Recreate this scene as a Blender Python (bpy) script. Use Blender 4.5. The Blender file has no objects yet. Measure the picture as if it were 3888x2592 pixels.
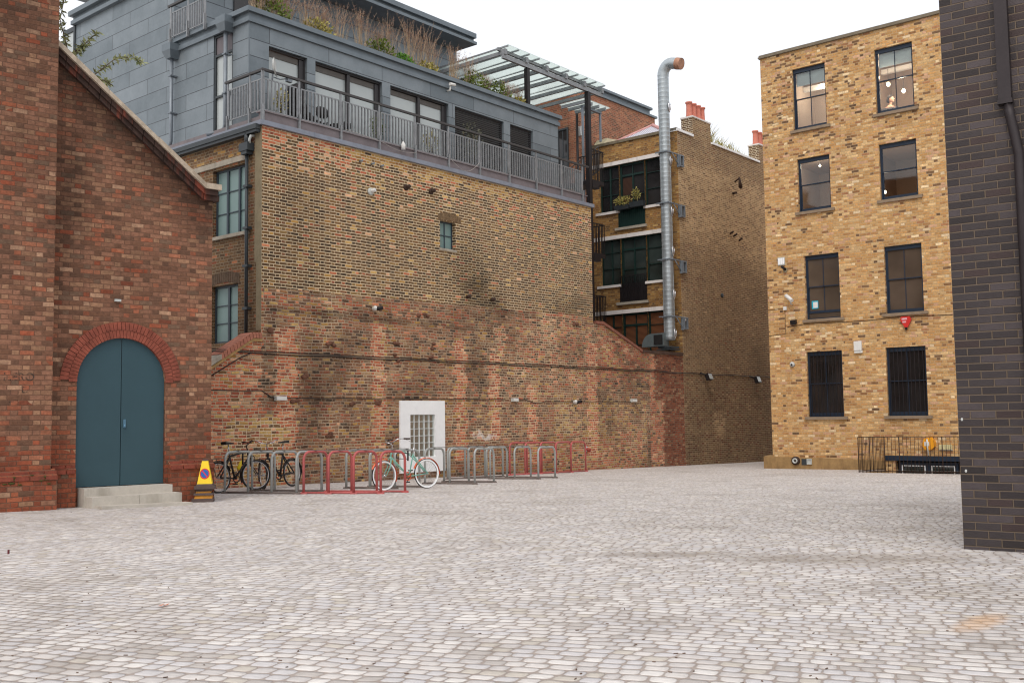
import bpy, bmesh, math, random
from math import radians, sin, cos, pi, floor, sqrt, atan2, hypot
from mathutils import Vector, Matrix, noise
random.seed(11)
SC = bpy.context.scene
COL = SC.collection

# ------------------------------------------------------------------ camera
PIT, ROL = radians(4.218), radians(-0.815)
Fv = Vector((0, cos(PIT), sin(PIT)))
_U = Vector((0, -sin(PIT), cos(PIT))); _R = Vector((1, 0, 0))
Rv = cos(ROL)*_R + sin(ROL)*_U
Uv = -sin(ROL)*_R + cos(ROL)*_U
cam = bpy.data.objects.new('camera', bpy.data.cameras.new('camera'))
cam.data.sensor_width = 36.0
cam.data.lens = 36.0*3903/3888
cam.data.clip_start = 0.05
cam.data.clip_end = 2000
m = Matrix((Rv, Uv, -Fv)).transposed().to_4x4()
m.translation = Vector((0, 0, 1.5))
cam.matrix_world = m
COL.objects.link(cam)
SC.camera = cam

# ------------------------------------------------------------------ sky and sun (bright overcast)
W = bpy.data.worlds.new("World"); SC.world = W; W.use_nodes = True
wn = W.node_tree.nodes; wl = W.node_tree.links; wn.clear()
sky = wn.new('ShaderNodeTexSky'); sky.sky_type = 'NISHITA'; sky.sun_disc = False
sky.sun_elevation = radians(52); sky.sun_rotation = radians(200)
sky.air_density = 1.0; sky.dust_density = 4.0
bgs = wn.new('ShaderNodeBackground'); bgs.inputs[1].default_value = 0.06
bgc = wn.new('ShaderNodeBackground'); bgc.inputs[0].default_value = (1.0, 0.985, 0.97, 1); bgc.inputs[1].default_value = 0.92
add = wn.new('ShaderNodeAddShader'); out = wn.new('ShaderNodeOutputWorld')
wl.new(sky.outputs[0], bgs.inputs[0]); wl.new(bgs.outputs[0], add.inputs[0]); wl.new(bgc.outputs[0], add.inputs[1])
wl.new(add.outputs[0], out.inputs[0])
sun = bpy.data.objects.new('sun', bpy.data.lights.new('sun', 'SUN'))
sun.data.energy = 0.9; sun.data.angle = radians(25); sun.data.color = (1, 0.96, 0.9)
# sun stands behind the camera's left shoulder
_sd = Vector((sin(radians(200))*cos(radians(52)), cos(radians(200))*cos(radians(52)), sin(radians(52))))
sun.rotation_euler = _sd.to_track_quat('Z', 'Y').to_euler()
COL.objects.link(sun)
SC.view_settings.view_transform = 'Standard'
SC.view_settings.look = 'None'
SC.view_settings.exposure = 0.0
SC.view_settings.gamma = 1.0
SC.render.engine = 'CYCLES'
SC.cycles.pixel_filter_type = 'BLACKMAN_HARRIS'; SC.cycles.filter_width = 1.15

# ------------------------------------------------------------------ colour helpers
def lin(v):
    v /= 255.0
    return v/12.92 if v <= 0.04045 else ((v+0.055)/1.055)**2.4
def rgb(r, g, b, k=1.0):
    return (min(lin(r)*k, 1), min(lin(g)*k, 1), min(lin(b)*k, 1), 1)

# ------------------------------------------------------------------ node helpers
class NT:
    def __init__(s, name):
        s.mat = bpy.data.materials.new(name); s.mat.use_nodes = True
        s.t = s.mat.node_tree; s.n = s.t.nodes; s.l = s.t.links; s.n.clear()
        s.out = s.n.new('ShaderNodeOutputMaterial')
        s.p = s.n.new('ShaderNodeBsdfPrincipled')
        s.l.new(s.p.outputs[0], s.out.inputs[0])
    def put(s, sock, v):
        if v is None: return
        if isinstance(v, bpy.types.NodeSocket): s.l.new(v, sock)
        else: sock.default_value = v
    def m(s, op, a, b=None, c=None, clamp=False):
        n = s.n.new('ShaderNodeMath'); n.operation = op; n.use_clamp = clamp
        s.put(n.inputs[0], a); s.put(n.inputs[1], b); s.put(n.inputs[2], c)
        return n.outputs[0]
    def mix(s, f, a, b, mode='MIX'):
        n = s.n.new('ShaderNodeMix'); n.data_type = 'RGBA'; n.blend_type = mode
        s.put(n.inputs[0], f); s.put(n.inputs[6], a); s.put(n.inputs[7], b)
        return n.outputs[2]
    def noise(s, vec, scale, detail=3, rough=.55, dim='3D', w=None):
        n = s.n.new('ShaderNodeTexNoise'); n.noise_dimensions = dim
        if vec is not None: s.l.new(vec, n.inputs['Vector'])
        n.inputs['Scale'].default_value = scale; n.inputs['Detail'].default_value = detail
        n.inputs['Roughness'].default_value = rough
        return n.outputs['Fac'], n.outputs['Color']
    def white(s, vec):
        n = s.n.new('ShaderNodeTexWhiteNoise'); n.noise_dimensions = '3D'
        s.l.new(vec, n.inputs['Vector'])
        return n.outputs['Value'], n.outputs['Color']
    def xyz(s, x=0, y=0, z=0):
        n = s.n.new('ShaderNodeCombineXYZ'); s.put(n.inputs[0], x); s.put(n.inputs[1], y); s.put(n.inputs[2], z)
        return n.outputs[0]
    def sep(s, v):
        n = s.n.new('ShaderNodeSeparateXYZ'); s.l.new(v, n.inputs[0]); return n.outputs
    def ramp(s, f, stops, mode='CONSTANT'):
        n = s.n.new('ShaderNodeValToRGB'); n.color_ramp.interpolation = mode
        e = n.color_ramp.elements
        while len(e) < len(stops): e.new(.5)
        for i, (p, c) in enumerate(stops): e[i].position = p; e[i].color = c
        s.put(n.inputs[0], f); return n.outputs[0]
    def smooth(s, v, a, b):
        n = s.n.new('ShaderNodeMapRange'); n.interpolation_type = 'SMOOTHSTEP'
        s.put(n.inputs[0], v); s.put(n.inputs[1], a); s.put(n.inputs[2], b)
        return n.outputs[0]
    def uv(s):
        n = s.n.new('ShaderNodeUVMap'); n.uv_map = 'UVMap'; return n.outputs[0]
    def pos(s):
        return s.n.new('ShaderNodeNewGeometry').outputs['Position']
    def bump(s, h, strength=.5, dist=.01):
        n = s.n.new('ShaderNodeBump'); n.inputs['Strength'].default_value = strength
        n.inputs['Distance'].default_value = dist; s.l.new(h, n.inputs['Height'])
        s.l.new(n.outputs[0], s.p.inputs['Normal'])
    def set(s, **k):
        for a, v in k.items():
            s.put(s.p.inputs[{'col': 'Base Color', 'rough': 'Roughness', 'metal': 'Metallic', 'alpha': 'Alpha', 'spec': 'Specular IOR Level', 'ec': 'Emission Color', 'es': 'Emission Strength', 'trans': 'Transmission Weight'}[a]], v)

MATS = {}
def plain(name, col, rough=.7, metal=0., var=.12, scale=6., bump=.15, spec=.4, stain=None):
    """a surface with mottling, dirt and a little relief"""
    if name in MATS: return MATS[name]
    t = NT(name); p = t.pos()
    f, _ = t.noise(p, scale, 5, .6); g, _ = t.noise(p, scale*6, 3, .6)
    k = t.m('ADD', t.m('MULTIPLY', f, .7), t.m('MULTIPLY', g, .3))
    lo = tuple(c*(1-var*1.6) for c in col[:3])+(1,); hi = tuple(min(c*(1+var*1.2), 1) for c in col[:3])+(1,)
    c = t.ramp(k, [(.3, lo), (.7, hi)], 'LINEAR')
    if stain:
        sx = t.sep(p); st, _ = t.noise(t.xyz(t.m('MULTIPLY', sx[0], 3.), t.m('MULTIPLY', sx[1], 3.), t.m('MULTIPLY', sx[2], .5)), 1.2, 4, .6)
        c = t.mix(t.m('MULTIPLY', t.smooth(st, .5, .75), stain[0]), c, stain[1])
    t.set(col=c, rough=rough, metal=metal, spec=spec)
    if bump: t.bump(g, bump, .004)
    MATS[name] = t.mat; return t.mat

def brick(name, cols, mortar, bh=.075, L=.225, H=.1125, bond='flemish', joint=.010, warp=.006, reds=None, yellows=None,
          pale=None, val=.22, mot=.25, big=.12, jit=.0, soft=.004, bstr=.6, seed=0., rough=.9, mortar_vary=.25, spec=.3, con=.8, smear=0., vj=1.):
    """cols etc.: list of (weight, colour). Vertex colour 'Col': R share of red bricks, G fresh pale pointing, B soot and painted shade, A share of yellow bricks."""
    t = NT(name); uv = t.uv()
    _, nc = t.noise(uv, 2.2, 2, .5); _, nc2 = t.noise(uv, 30., 2, .5)
    s1 = t.sep(nc); s2 = t.sep(nc2); s = t.sep(uv)
    x = t.m('ADD', s[0], t.m('ADD', t.m('MULTIPLY', t.m('SUBTRACT', s1[0], .5), warp*3), t.m('MULTIPLY', t.m('SUBTRACT', s2[0], .5), warp)))
    y = t.m('ADD', s[1], t.m('ADD', t.m('MULTIPLY', t.m('SUBTRACT', s1[1], .5), warp*4), t.m('MULTIPLY', t.m('SUBTRACT', s2[1], .5), warp)))
    yr = t.m('DIVIDE', y, bh); row = t.m('FLOOR', yr); fy = t.m('FRACT', yr)
    rw, _ = t.white(t.xyz(row, seed, 3.1))
    half = t.m('MULTIPLY', row, .5)
    if bond == 'flemish': P = L+H
    else: P = L
    tt = t.m('ADD', t.m('ADD', t.m('DIVIDE', x, P), half), t.m('MULTIPLY', rw, jit))
    k = t.m('FLOOR', tt); f = t.m('FRACT', tt)
    dx = t.m('MINIMUM', f, t.m('SUBTRACT', 1., f))
    if bond == 'flemish':
        hd = t.m('GREATER_THAN', f, L/P); dx = t.m('MINIMUM', dx, t.m('ABSOLUTE', t.m('SUBTRACT', f, L/P)))
        k = t.m('ADD', t.m('MULTIPLY', k, 2.), hd)
    dx = t.m('MULTIPLY', dx, P); dy = t.m('MULTIPLY', t.m('MINIMUM', fy, t.m('SUBTRACT', 1., fy)), bh)
    d = t.m('MINIMUM', t.m('MULTIPLY', dx, vj), dy)
    mask = t.smooth(d, joint*.5-soft*.5, joint*.5+soft)     # 1 on the brick
    rv, rc = t.white(t.xyz(k, row, seed+.37)); r = t.sep(rc)
    def pal(cs, v):
        tot = sum(w for w, _ in cs); a = 0; st = []
        for w, c in cs: st.append((a/tot, c)); a += w
        return t.ramp(v, st)
    c = pal(cols, rv)
    at = t.n.new('ShaderNodeVertexColor'); at.layer_name = 'Col'
    a = t.sep(at.outputs['Color'])
    mo, _ = t.noise(uv, 14, 4, .65); bg, _ = t.noise(uv, .55, 4, .6)
    rr, _ = t.white(t.xyz(k, row, seed+5.5))
    if reds: c = t.mix(t.m('LESS_THAN', rr, a[0]), c, pal(reds, r[0]))
    if yellows: c = t.mix(t.m('LESS_THAN', r[2], at.outputs['Alpha']), c, pal(yellows, r[0]))
    at = t.n.new('ShaderNodeVertexColor'); at.layer_name = 'Col'
    a = t.sep(at.outputs['Color'])
    tw = sum(w for w, _ in cols); mean = tuple(sum(w*q[i] for w, q in cols)/tw for i in range(3))+(1,)
    c = t.mix(1-con, c, mean)
    if smear:
        sm, _ = t.noise(uv, 4.2, 6, .72); sm2, _ = t.noise(uv, 19, 4, .7)
        mask = t.m('MULTIPLY', mask, t.m('SUBTRACT', 1., t.m('MULTIPLY', t.m('MULTIPLY', t.smooth(t.m('ADD', t.m('MULTIPLY', sm, .5), t.m('MULTIPLY', sm2, .5)), .45, .66), smear), t.m('SUBTRACT', 1., t.m('MULTIPLY', a[0], .75)))))
        c = t.mix(t.m('MULTIPLY', t.smooth(sm2, .35, .7), .45), c, t.mix(1., c, (.6, .56, .55, 1), 'MULTIPLY'))
    br = t.m('ADD', 1-val*.5, t.m('MULTIPLY', r[1], val))
    br = t.m('MULTIPLY', br, t.m('ADD', 1-mot, t.m('MULTIPLY', mo, mot*2)))
    c = t.mix(1., c, t.xyz(br, br, br), 'MULTIPLY')
    fine, _ = t.noise(uv, 60, 2, .6)
    mcol = t.mix(t.m('MULTIPLY', mo, mortar_vary*2), mortar, tuple(q*.55 for q in mortar[:3])+(1,))
    if pale: mcol = t.mix(a[1], mcol, pale)
    c = t.mix(mask, mcol, c)
    if pale:
        c = t.mix(t.m('MULTIPLY', t.smooth(a[1], .89, .99), .75), c, rgb(226, 222, 220, K))
    bb = t.m('ADD', 1-big, t.m('MULTIPLY', bg, big*2))
    bb = t.m('MULTIPLY', bb, t.m('SUBTRACT', 1., t.m('MULTIPLY', a[2], .8)))
    c = t.mix(1., c, t.xyz(bb, bb, bb), 'MULTIPLY')
    t.set(col=c, rough=rough, spec=spec)
    h = t.m('ADD', t.m('MULTIPLY', mask, t.m('ADD', .7, t.m('MULTIPLY', r[1], .5))), t.m('MULTIPLY', fine, .35))
    t.bump(h, bstr, .012)
    MATS[name] = t.mat; return t.mat

# ------------------------------------------------------------------ frames and mesh builder
class Frame:
    def __init__(s, x, y, h): s.o = Vector((x, y, 0)); s.h = radians(h)
    def w(s, u, v, z): return Vector((s.o.x+u*cos(s.h)-v*sin(s.h), s.o.y+u*sin(s.h)+v*cos(s.h), z))
FM = Frame(-5.797, 23.702, 50.0)       # long brick wall: u along it, v behind it
FL = Frame(-5.49, 18.28, 41.0)         # gable building on the left
FY = Frame(8.525, 34.0, -39.8)         # yellow brick building
FD = Frame(4.27, 9.9, -36.0)           # dark brick building
FG = Frame(0, 0, 0)
def ground_z(X, Y): return .41-.0077*X-.0188*Y
def gz(fr, u, v): p = fr.w(u, v, 0); return ground_z(p.x, p.y)

def TP(v0=0.): return lambda a, b, c: (a, b+v0, c)            # wall seen along +v, a=u
def TR(u0=0.): return lambda a, b, c: (u0+b, a, c)            # wall facing -u, a=v, b inward
I3 = lambda a, b, c: (a, b, c)

class MB:
    def __init__(s): s.v = []; s.f = []; s.smooth = set()
    def quad(s, pts, sm=False):
        i = len(s.v); s.v += [tuple(p) for p in pts]; s.f.append(tuple(range(i, i+len(pts))))
        if sm: s.smooth.add(len(s.f)-1)
    def box(s, a0, a1, b0, b1, c0, c1, T=I3):
        P = [T(a, b, c) for c in (c0, c1) for b in (b0, b1) for a in (a0, a1)]
        i = len(s.v); s.v += P
        for f in ((0, 1, 3, 2), (4, 6, 7, 5), (0, 4, 5, 1), (2, 3, 7, 6), (0, 2, 6, 4), (1, 5, 7, 3)):
            s.f.append(tuple(i+k for k in f))
        return s
    def hexa(s, P):     # eight points: bottom 0-3 round, top 4-7 round
        i = len(s.v); s.v += [tuple(p) for p in P]
        for f in ((3, 2, 1, 0), (4, 5, 6, 7), (0, 1, 5, 4), (1, 2, 6, 5), (2, 3, 7, 6), (3, 0, 4, 7)):
            s.f.append(tuple(i+k for k in f))
        return s
    def tube(s, pts, r, n=10, caps=True, closed=False):
        pts = [Vector(p) for p in pts]; N = len(pts)
        rs = r if isinstance(r, (list, tuple)) else [r]*N
        base = len(s.v); up = None
        for i, p in enumerate(pts):
            if closed: d = pts[(i+1) % N]-pts[i-1]
            else: d = pts[min(i+1, N-1)]-pts[max(i-1, 0)]
            d.normalize()
            if up is None:
                up = Vector((0, 0, 1)) if abs(d.z) < .9 else Vector((1, 0, 0))
            sx = up.cross(d)
            if sx.length < 1e-4: sx = Vector((1, 0, 0)).cross(d)
            sx.normalize(); sy = d.cross(sx); up = sy
            for k in range(n):
                a = 2*pi*k/n; s.v.append(tuple(p+(sx*cos(a)+sy*sin(a))*rs[i]))
        for i in range(N if closed else N-1):
            for k in range(n):
                a = base+i*n+k; b = base+i*n+(k+1) % n; j = (i+1) % N
                s.f.append((a, b, base+j*n+(k+1) % n, base+j*n+k)); s.smooth.add(len(s.f)-1)
        if caps and not closed:
            s.f.append(tuple(base+k for k in range(n))[::-1]); s.f.append(tuple(base+(N-1)*n+k for k in range(n)))
        return s
    def cyl(s, c, r, h, n=20, r2=None):
        c = Vector(c); return s.tube([c, c+Vector((0, 0, h))], [r, r if r2 is None else r2], n)
    def lathe(s, prof, c=(0, 0, 0), n=20, T=None):
        T = T or (lambda x, y, z: (x+c[0], y+c[1], z+c[2])); base = len(s.v)
        for r, z in prof:
            for k in range(n): s.v.append(T(r*cos(2*pi*k/n), r*sin(2*pi*k/n), z))
        for i in range(len(prof)-1):
            for k in range(n):
                s.f.append((base+i*n+k, base+i*n+(k+1) % n, base+(i+1)*n+(k+1) % n, base+(i+1)*n+k)); s.smooth.add(len(s.f)-1)
        s.f.append(tuple(base+k for k in range(n))[::-1]); s.f.append(tuple(base+(len(prof)-1)*n+k for k in range(n)))
        return s
    def ball(s, c, r, n=10, sc=(1, 1, 1)):
        base = len(s.v); R = n//2
        for i in range(R+1):
            th = pi*i/R
            for k in range(n):
                a = 2*pi*k/n; s.v.append((c[0]+r*sc[0]*sin(th)*cos(a), c[1]+r*sc[1]*sin(th)*sin(a), c[2]+r*sc[2]*cos(th)))
        for i in range(R):
            for k in range(n):
                s.f.append((base+i*n+k, base+(i+1)*n+k, base+(i+1)*n+(k+1) % n, base+i*n+(k+1) % n)); s.smooth.add(len(s.f)-1)
        return s
    def patch(s, T, a0, a1, lo, hi, b=0., step=.15):
        lo = lo if callable(lo) else (lambda a, q=lo: q); hi = hi if callable(hi) else (lambda a, q=hi: q)
        na = max(1, int(math.ceil((a1-a0)/step))); H = max(hi(a0)-lo(a0), hi(a1)-lo(a1), .01); nc = max(1, int(math.ceil(H/step)))
        i0 = len(s.v)
        for i in range(na+1):
            a = a0+(a1-a0)*i/na; l, h = lo(a), hi(a)
            for j in range(nc+1): s.v.append(T(a, b, l+(h-l)*j/nc))
        for i in range(na):
            for j in range(nc):
                q = i0+i*(nc+1)+j; s.f.append((q, q+nc+1, q+nc+2, q+1))
    def wall(s, T, a0, a1, c0, c1, holes=(), reveal=.2, step=.15, b=0.):
        """flat wall with rectangular openings (a0,a1,c0,c1) that get reveals"""
        A = sorted({a0, a1, *[h[0] for h in holes], *[h[1] for h in holes]}); C = sorted({c0, c1, *[h[2] for h in holes], *[h[3] for h in holes]})
        for i in range(len(A)-1):
            for j in range(len(C)-1):
                ma, mc = (A[i]+A[i+1])/2, (C[j]+C[j+1])/2
                if any(h[0] < ma < h[1] and h[2] < mc < h[3] for h in holes): continue
                s.patch(T, A[i], A[i+1], C[j], C[j+1], b, step)
        for h in holes:
            r = h[4] if len(h) > 4 else reveal
            x0, x1, y0, y1 = h[:4]
            s.quad([T(x0, b, y0), T(x0, b+r, y0), T(x0, b+r, y1), T(x0, b, y1)]); s.quad([T(x1, b, y0), T(x1, b, y1), T(x1, b+r, y1), T(x1, b+r, y0)])
            s.quad([T(x0, b, y1), T(x0, b+r, y1), T(x1, b+r, y1), T(x1, b, y1)]); s.quad([T(x0, b, y0), T(x1, b, y0), T(x1, b+r, y0), T(x0, b+r, y0)])

def make_mesh(mb, name, mat, base=(0, 0, 0), attr=None, bevel=None):
    me = bpy.data.meshes.new(name)
    V = mb.v
    me.from_pydata([(x-base[0], y-base[1], z-base[2]) for x, y, z in V], [], mb.f)
    bm = bmesh.new(); bm.from_mesh(me)
    for i, f in enumerate(bm.faces): f.smooth = i in mb.smooth
    if attr is None: bmesh.ops.recalc_face_normals(bm, faces=bm.faces)
    uvl = bm.loops.layers.uv.new('UVMap')
    for f in bm.faces:
        n = f.normal
        for l in f.loops:
            c = l.vert.co; X, Y, Z = c.x+base[0], c.y+base[1], c.z+base[2]
            if abs(n.z) > .75: l[uvl].uv = (X, Y)
            elif abs(n.y) >= abs(n.x): l[uvl].uv = (X, Z)
            else: l[uvl].uv = (Y+.06, Z)
    bm.to_mesh(me); bm.free()
    ca = me.color_attributes.new('Col', 'FLOAT_COLOR', 'POINT')
    if attr:
        for i, v in enumerate(me.vertices):
            ca.data[i].color = attr(v.co.x+base[0], v.co.y+base[1], v.co.z+base[2])
    else:
        ca.data.foreach_set('color', [0.0]*(4*len(me.vertices)))
    if mat: me.materials.append(mat)
    return me

class Thing:
    """an Empty at the base of a thing; parts are meshes under it, given in the frame's own coordinates"""
    def __init__(s, name, label, cat, fr=FG, base=(0, 0, 0), group=None):
        s.fr = fr; s.base = base; o = s.o = bpy.data.objects.new(name, None); COL.objects.link(o)
        o.empty_display_size = .2; o.location = fr.w(*base); o.rotation_euler = (0, 0, fr.h)
        o['label'] = label; o['category'] = cat
        if group: o['group'] = group
    def part(s, name, mb, mat, parent=None, attr=None, label=None, kind=None):
        ob = bpy.data.objects.new(name, make_mesh(mb, name, mat, s.base, attr)); COL.objects.link(ob)
        ob.parent = parent or s.o
        if label: ob['label'] = label
        if kind: ob['kind'] = kind
        return ob
def single(name, mb, mat, label, cat, fr=FG, base=(0, 0, 0), group=None, kind=None, attr=None):
    ob = bpy.data.objects.new(name, make_mesh(mb, name, mat, base, attr)); COL.objects.link(ob)
    ob.location = fr.w(*base); ob.rotation_euler = (0, 0, fr.h)
    if kind: ob['kind'] = kind
    if label: ob['label'] = label; ob['category'] = cat
    if group: ob['group'] = group
    return ob
def dup(o, loc, rz, label=None, group=None):
    r = o.copy(); COL.objects.link(r); r.location = loc; r.rotation_euler = (0, 0, rz)
    if label: r['label'] = label
    if group: r['group'] = group
    for ch in list(o.children):
        c = ch.copy(); COL.objects.link(c); c.parent = r
        for g in ch.children:
            d = g.copy(); COL.objects.link(d); d.parent = c
    return r

def nz(x, y, s=1., k=0.): return noise.noise(Vector((x*s, y*s, k)))
def sstep(a, b, x):
    t = max(0, min(1, (x-a)/(b-a))); return t*t*(3-2*t)
# ------------------------------------------------------------------ palettes
K = 1.12
def P_(*l, sat=1.02, k=1., wm=1.):
    o = []
    for w, r, g, b in l:
        y = .3*r+.59*g+.11*b; f = lambda c, m: max(0, (y+(c-y)*sat)*m*k)
        o.append((w, rgb(f(r, 1+.03*wm), f(g, 1-.01*wm), f(b, 1-.10*wm), K)))
    return o
REDS = P_((3, 150, 84, 60), (3, 168, 96, 70), (2, 136, 74, 56), (1, 186, 122, 92), (1, 108, 66, 54))
BRIGHTRED = P_((3, 184, 112, 88), (3, 170, 98, 78), (2, 200, 134, 108), (1, 212, 170, 146), (1.4, 140, 80, 66), (1, 180, 148, 124))
YEL = P_((3, 176, 142, 88), (2, 160, 124, 78), (2, 190, 162, 112), (1, 148, 106, 70), (1, 120, 92, 66))
M_left = brick('brown_red_brick', P_((4, 124, 90, 76), (4, 138, 102, 87), (3, 110, 80, 66), (2, 152, 120, 100), (2.5, 90, 68, 58), (1., 148, 88, 68), (1.4, 100, 84, 74), (.6, 170, 140, 122), (1, 140, 108, 90), (1.2, 154, 100, 80), wm=.75, sat=.98, k=1.03),
               rgb(126, 92, 74, K), bh=.078, L=.222, H=.111, joint=.009, warp=.008, reds=P_((3, 148, 78, 58), (3, 136, 72, 54), (2, 120, 64, 50), (1, 158, 92, 70)), mot=.62, big=.36, bstr=.9, seed=1., con=.78, smear=.3, val=.3)
M_old = brick('old_stock_brick', P_((4, 126, 92, 74), (3, 108, 82, 68), (3, 146, 110, 86), (2, 90, 70, 60), (3, 150, 96, 76), (1.5, 164, 138, 112), (1, 72, 60, 54), (1, 134, 114, 98), (1, 168, 112, 88)),
              rgb(168, 144, 122, K), warp=.02, joint=.015, jit=.5, reds=BRIGHTRED, yellows=YEL, pale=rgb(226, 206, 172, K), mot=.55, big=.3, soft=.008, bstr=1., seed=2., mortar_vary=.3, con=1., smear=.5)
M_pale = brick('pale_pointed_brick', P_((4, 106, 84, 62), (4, 88, 70, 54), (3, 120, 94, 66), (2, 72, 60, 50), (1, 124, 86, 66), (1, 140, 116, 80), (.3, 150, 88, 66), sat=.98),
               rgb(210, 190, 160, K), joint=.018, warp=.007, reds=BRIGHTRED, yellows=YEL, pale=rgb(232, 212, 174, K), mot=.45, big=.2, soft=.005, bstr=.9, seed=3., mortar_vary=.22, con=.95, vj=1.35)
M_ret = brick('return_wall_brick', P_((4, 112, 88, 68), (3, 98, 78, 62), (2, 126, 100, 74), (1, 84, 68, 56), (1, 136, 92, 70)), rgb(150, 134, 110, K), joint=.013, warp=.009, yellows=YEL, reds=REDS, seed=4., mot=.45, big=.25, smear=.3)
M_brown = brick('brown_stock_brick', P_((4, 140, 116, 90), (3, 126, 102, 80), (3, 150, 126, 98), (2, 110, 88, 70), (1, 130, 94, 74)), rgb(182, 162, 134, K), joint=.016, warp=.008, reds=P_((3, 118, 70, 54), (2, 104, 60, 48), (1, 132, 80, 60)), yellows=P_((2, 186, 162, 134), (2, 172, 148, 120), (1, 160, 136, 110)),
                pale=rgb(206, 184, 150, K), seed=5., mot=.5, big=.26, con=.85, smear=.3)
M_green = brick('ochre_stock_brick', P_((4, 150, 116, 72), (3, 134, 100, 62), (2, 164, 132, 86), (1.5, 112, 82, 58), (1, 94, 76, 62)), rgb(158, 136, 104, K), joint=.012, warp=.007, yellows=YEL, seed=6., mot=.4, con=.7)
M_yel = brick('yellow_stock_brick', P_((5, 196, 156, 104), (4, 184, 142, 90), (4, 206, 172, 124), (3, 190, 144, 90), (2, 170, 126, 80), (1, 162, 114, 80), (.6, 216, 194, 160), (1.6, 196, 154, 124), sat=.98, wm=.2, k=1.0),
                rgb(198, 170, 132, K), bh=.0815, L=.235, H=.1175, joint=.011, warp=.006, reds=P_((2, 92, 72, 60), (2, 108, 84, 66), (2, 128, 94, 66)), yellows=P_((2, 226, 210, 184), (3, 210, 184, 146), (2, 198, 166, 122)), mot=.55, big=.16, bstr=.9, seed=7., val=.3, con=.95, smear=.25)
M_dark = brick('blue_grey_engineering_brick', P_((4, 58, 52, 54), (4, 50, 44, 46), (3, 70, 63, 66), (2, 58, 46, 46), (1, 44, 38, 39), sat=1., wm=.2), rgb(104, 90, 76, K), bond='stretcher', joint=.0105, warp=.0015, mot=.26, big=.2, soft=.003, bstr=.8, rough=.6, spec=.35, seed=8., mortar_vary=.3, con=1.)
M_redb = brick('red_brown_brick', P_((4, 160, 104, 84), (3, 146, 92, 76), (2, 172, 122, 98), (2, 108, 80, 70), (1, 124, 84, 70)), rgb(178, 150, 126, K), joint=.012, warp=.009, mot=.45, seed=9., con=.8, smear=.3, big=.25)
M_chim = brick('chimney_brick', P_((4, 96, 78, 60), (3, 84, 66, 54), (1, 110, 88, 66)), rgb(196, 180, 150, K), joint=.013, warp=.006, pale=rgb(226, 214, 188, K), seed=10.)
def mzinc():
    t = NT('zinc_cladding'); uv = t.uv(); s = t.sep(uv)
    ph = .43; r = t.m('DIVIDE', t.m('SUBTRACT', s[1], 8.73), ph); row = t.m('FLOOR', r); fy = t.m('FRACT', r)
    k = t.m('ADD', t.m('DIVIDE', s[0], 1.9), t.m('MULTIPLY', row, .5)); fx = t.m('FRACT', k)
    dx = t.m('MULTIPLY', t.m('MINIMUM', fx, t.m('SUBTRACT', 1., fx)), 1.9); dy = t.m('MULTIPLY', t.m('MINIMUM', fy, t.m('SUBTRACT', 1., fy)), ph)
    seam = t.smooth(t.m('MINIMUM', dx, dy), .004, .011)
    rv, _ = t.white(t.xyz(t.m('FLOOR', k), row, 2.))
    n1, _ = t.noise(t.pos(), 1.4, 5, .6); n2, _ = t.noise(t.pos(), 12, 3, .6)
    c = t.ramp(t.m('ADD', t.m('MULTIPLY', n1, .6), t.m('ADD', t.m('MULTIPLY', rv, .25), t.m('MULTIPLY', n2, .15))), [(.3, rgb(96, 106, 112, K)), (.7, rgb(124, 133, 139, K))], 'LINEAR')
    c = t.mix(seam, rgb(64, 68, 74), c)
    t.set(col=c, rough=.48, metal=.25, spec=.5)
    t.bump(t.m('ADD', seam, t.m('MULTIPLY', n1, .6)), .5, .02); return t.mat
M_zinc = mzinc()
M_zincp = plain('plain_zinc', rgb(104, 114, 121, K), .5, .2, .1, 2.)
M_lead = plain('lead_sheet', rgb(128, 134, 146, K), .55, .2, .15, 2.)
M_leadd = plain('aged_lead_kerb', rgb(118, 110, 112, K), .65, .05, .15, 3.)
M_rail = plain('grey_rail_paint', rgb(134, 137, 140, K), .5, .3, .18, 8)
M_raild = plain('dark_handrail', rgb(74, 72, 72), .5, .3, .1, 5)
M_stone = plain('weathered_stone', rgb(168, 160, 146), .9, 0, .16, 5, stain=(.5, rgb(110, 104, 92)))
M_step = plain('step_concrete', rgb(190, 184, 174), .9, 0, .1, 4, stain=(.4, rgb(128, 120, 104)))
M_white = plain('white_paint', rgb(247, 249, 250), .6, 0, .04, 3)
M_cream = plain('cream_band', rgb(226, 220, 216), .7, 0, .06, 3, stain=(.35, rgb(150, 140, 130)))
M_black = plain('black_iron', rgb(36, 32, 34), .5, .2, .2, 5)
M_gutter = plain('dark_grey_gutter', rgb(58, 64, 68), .45, .1, .1, 5)
M_pipe = plain('grey_zinc_pipe', rgb(126, 134, 142), .45, .3, .1, 4)
M_teal = plain('teal_door_paint', rgb(50, 76, 85, 1.1), .55, 0, .05, 2.5, bump=.05)
M_greenf = plain('bottle_green_paint', rgb(22, 48, 44), .45, 0, .15, 5)
M_bluef = plain('navy_frame_paint', rgb(30, 44, 62), .45, 0, .12, 5)
M_greyf = plain('blue_grey_frame', rgb(58, 70, 80), .5, 0, .1, 5)
M_hoop = plain('galvanised_tube', rgb(168, 172, 170), .4, .12, .12, 6)
M_hoopr = plain('worn_red_tube', rgb(186, 96, 94), .45, .1, .14, 7, stain=(.3, rgb(196, 130, 128)))
M_hbar = plain('flat_top_bar', rgb(112, 106, 102), .5, .1, .15, 6)
M_foot = plain('grey_brown_base_rail', rgb(120, 108, 102), .6, .1, .15, 6)
M_terra = plain('terracotta', rgb(206, 128, 110), .85, 0, .1, 4)
M_ridge = plain('pink_ridge_tile', rgb(210, 160, 156), .85, 0, .12, 6)
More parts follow.
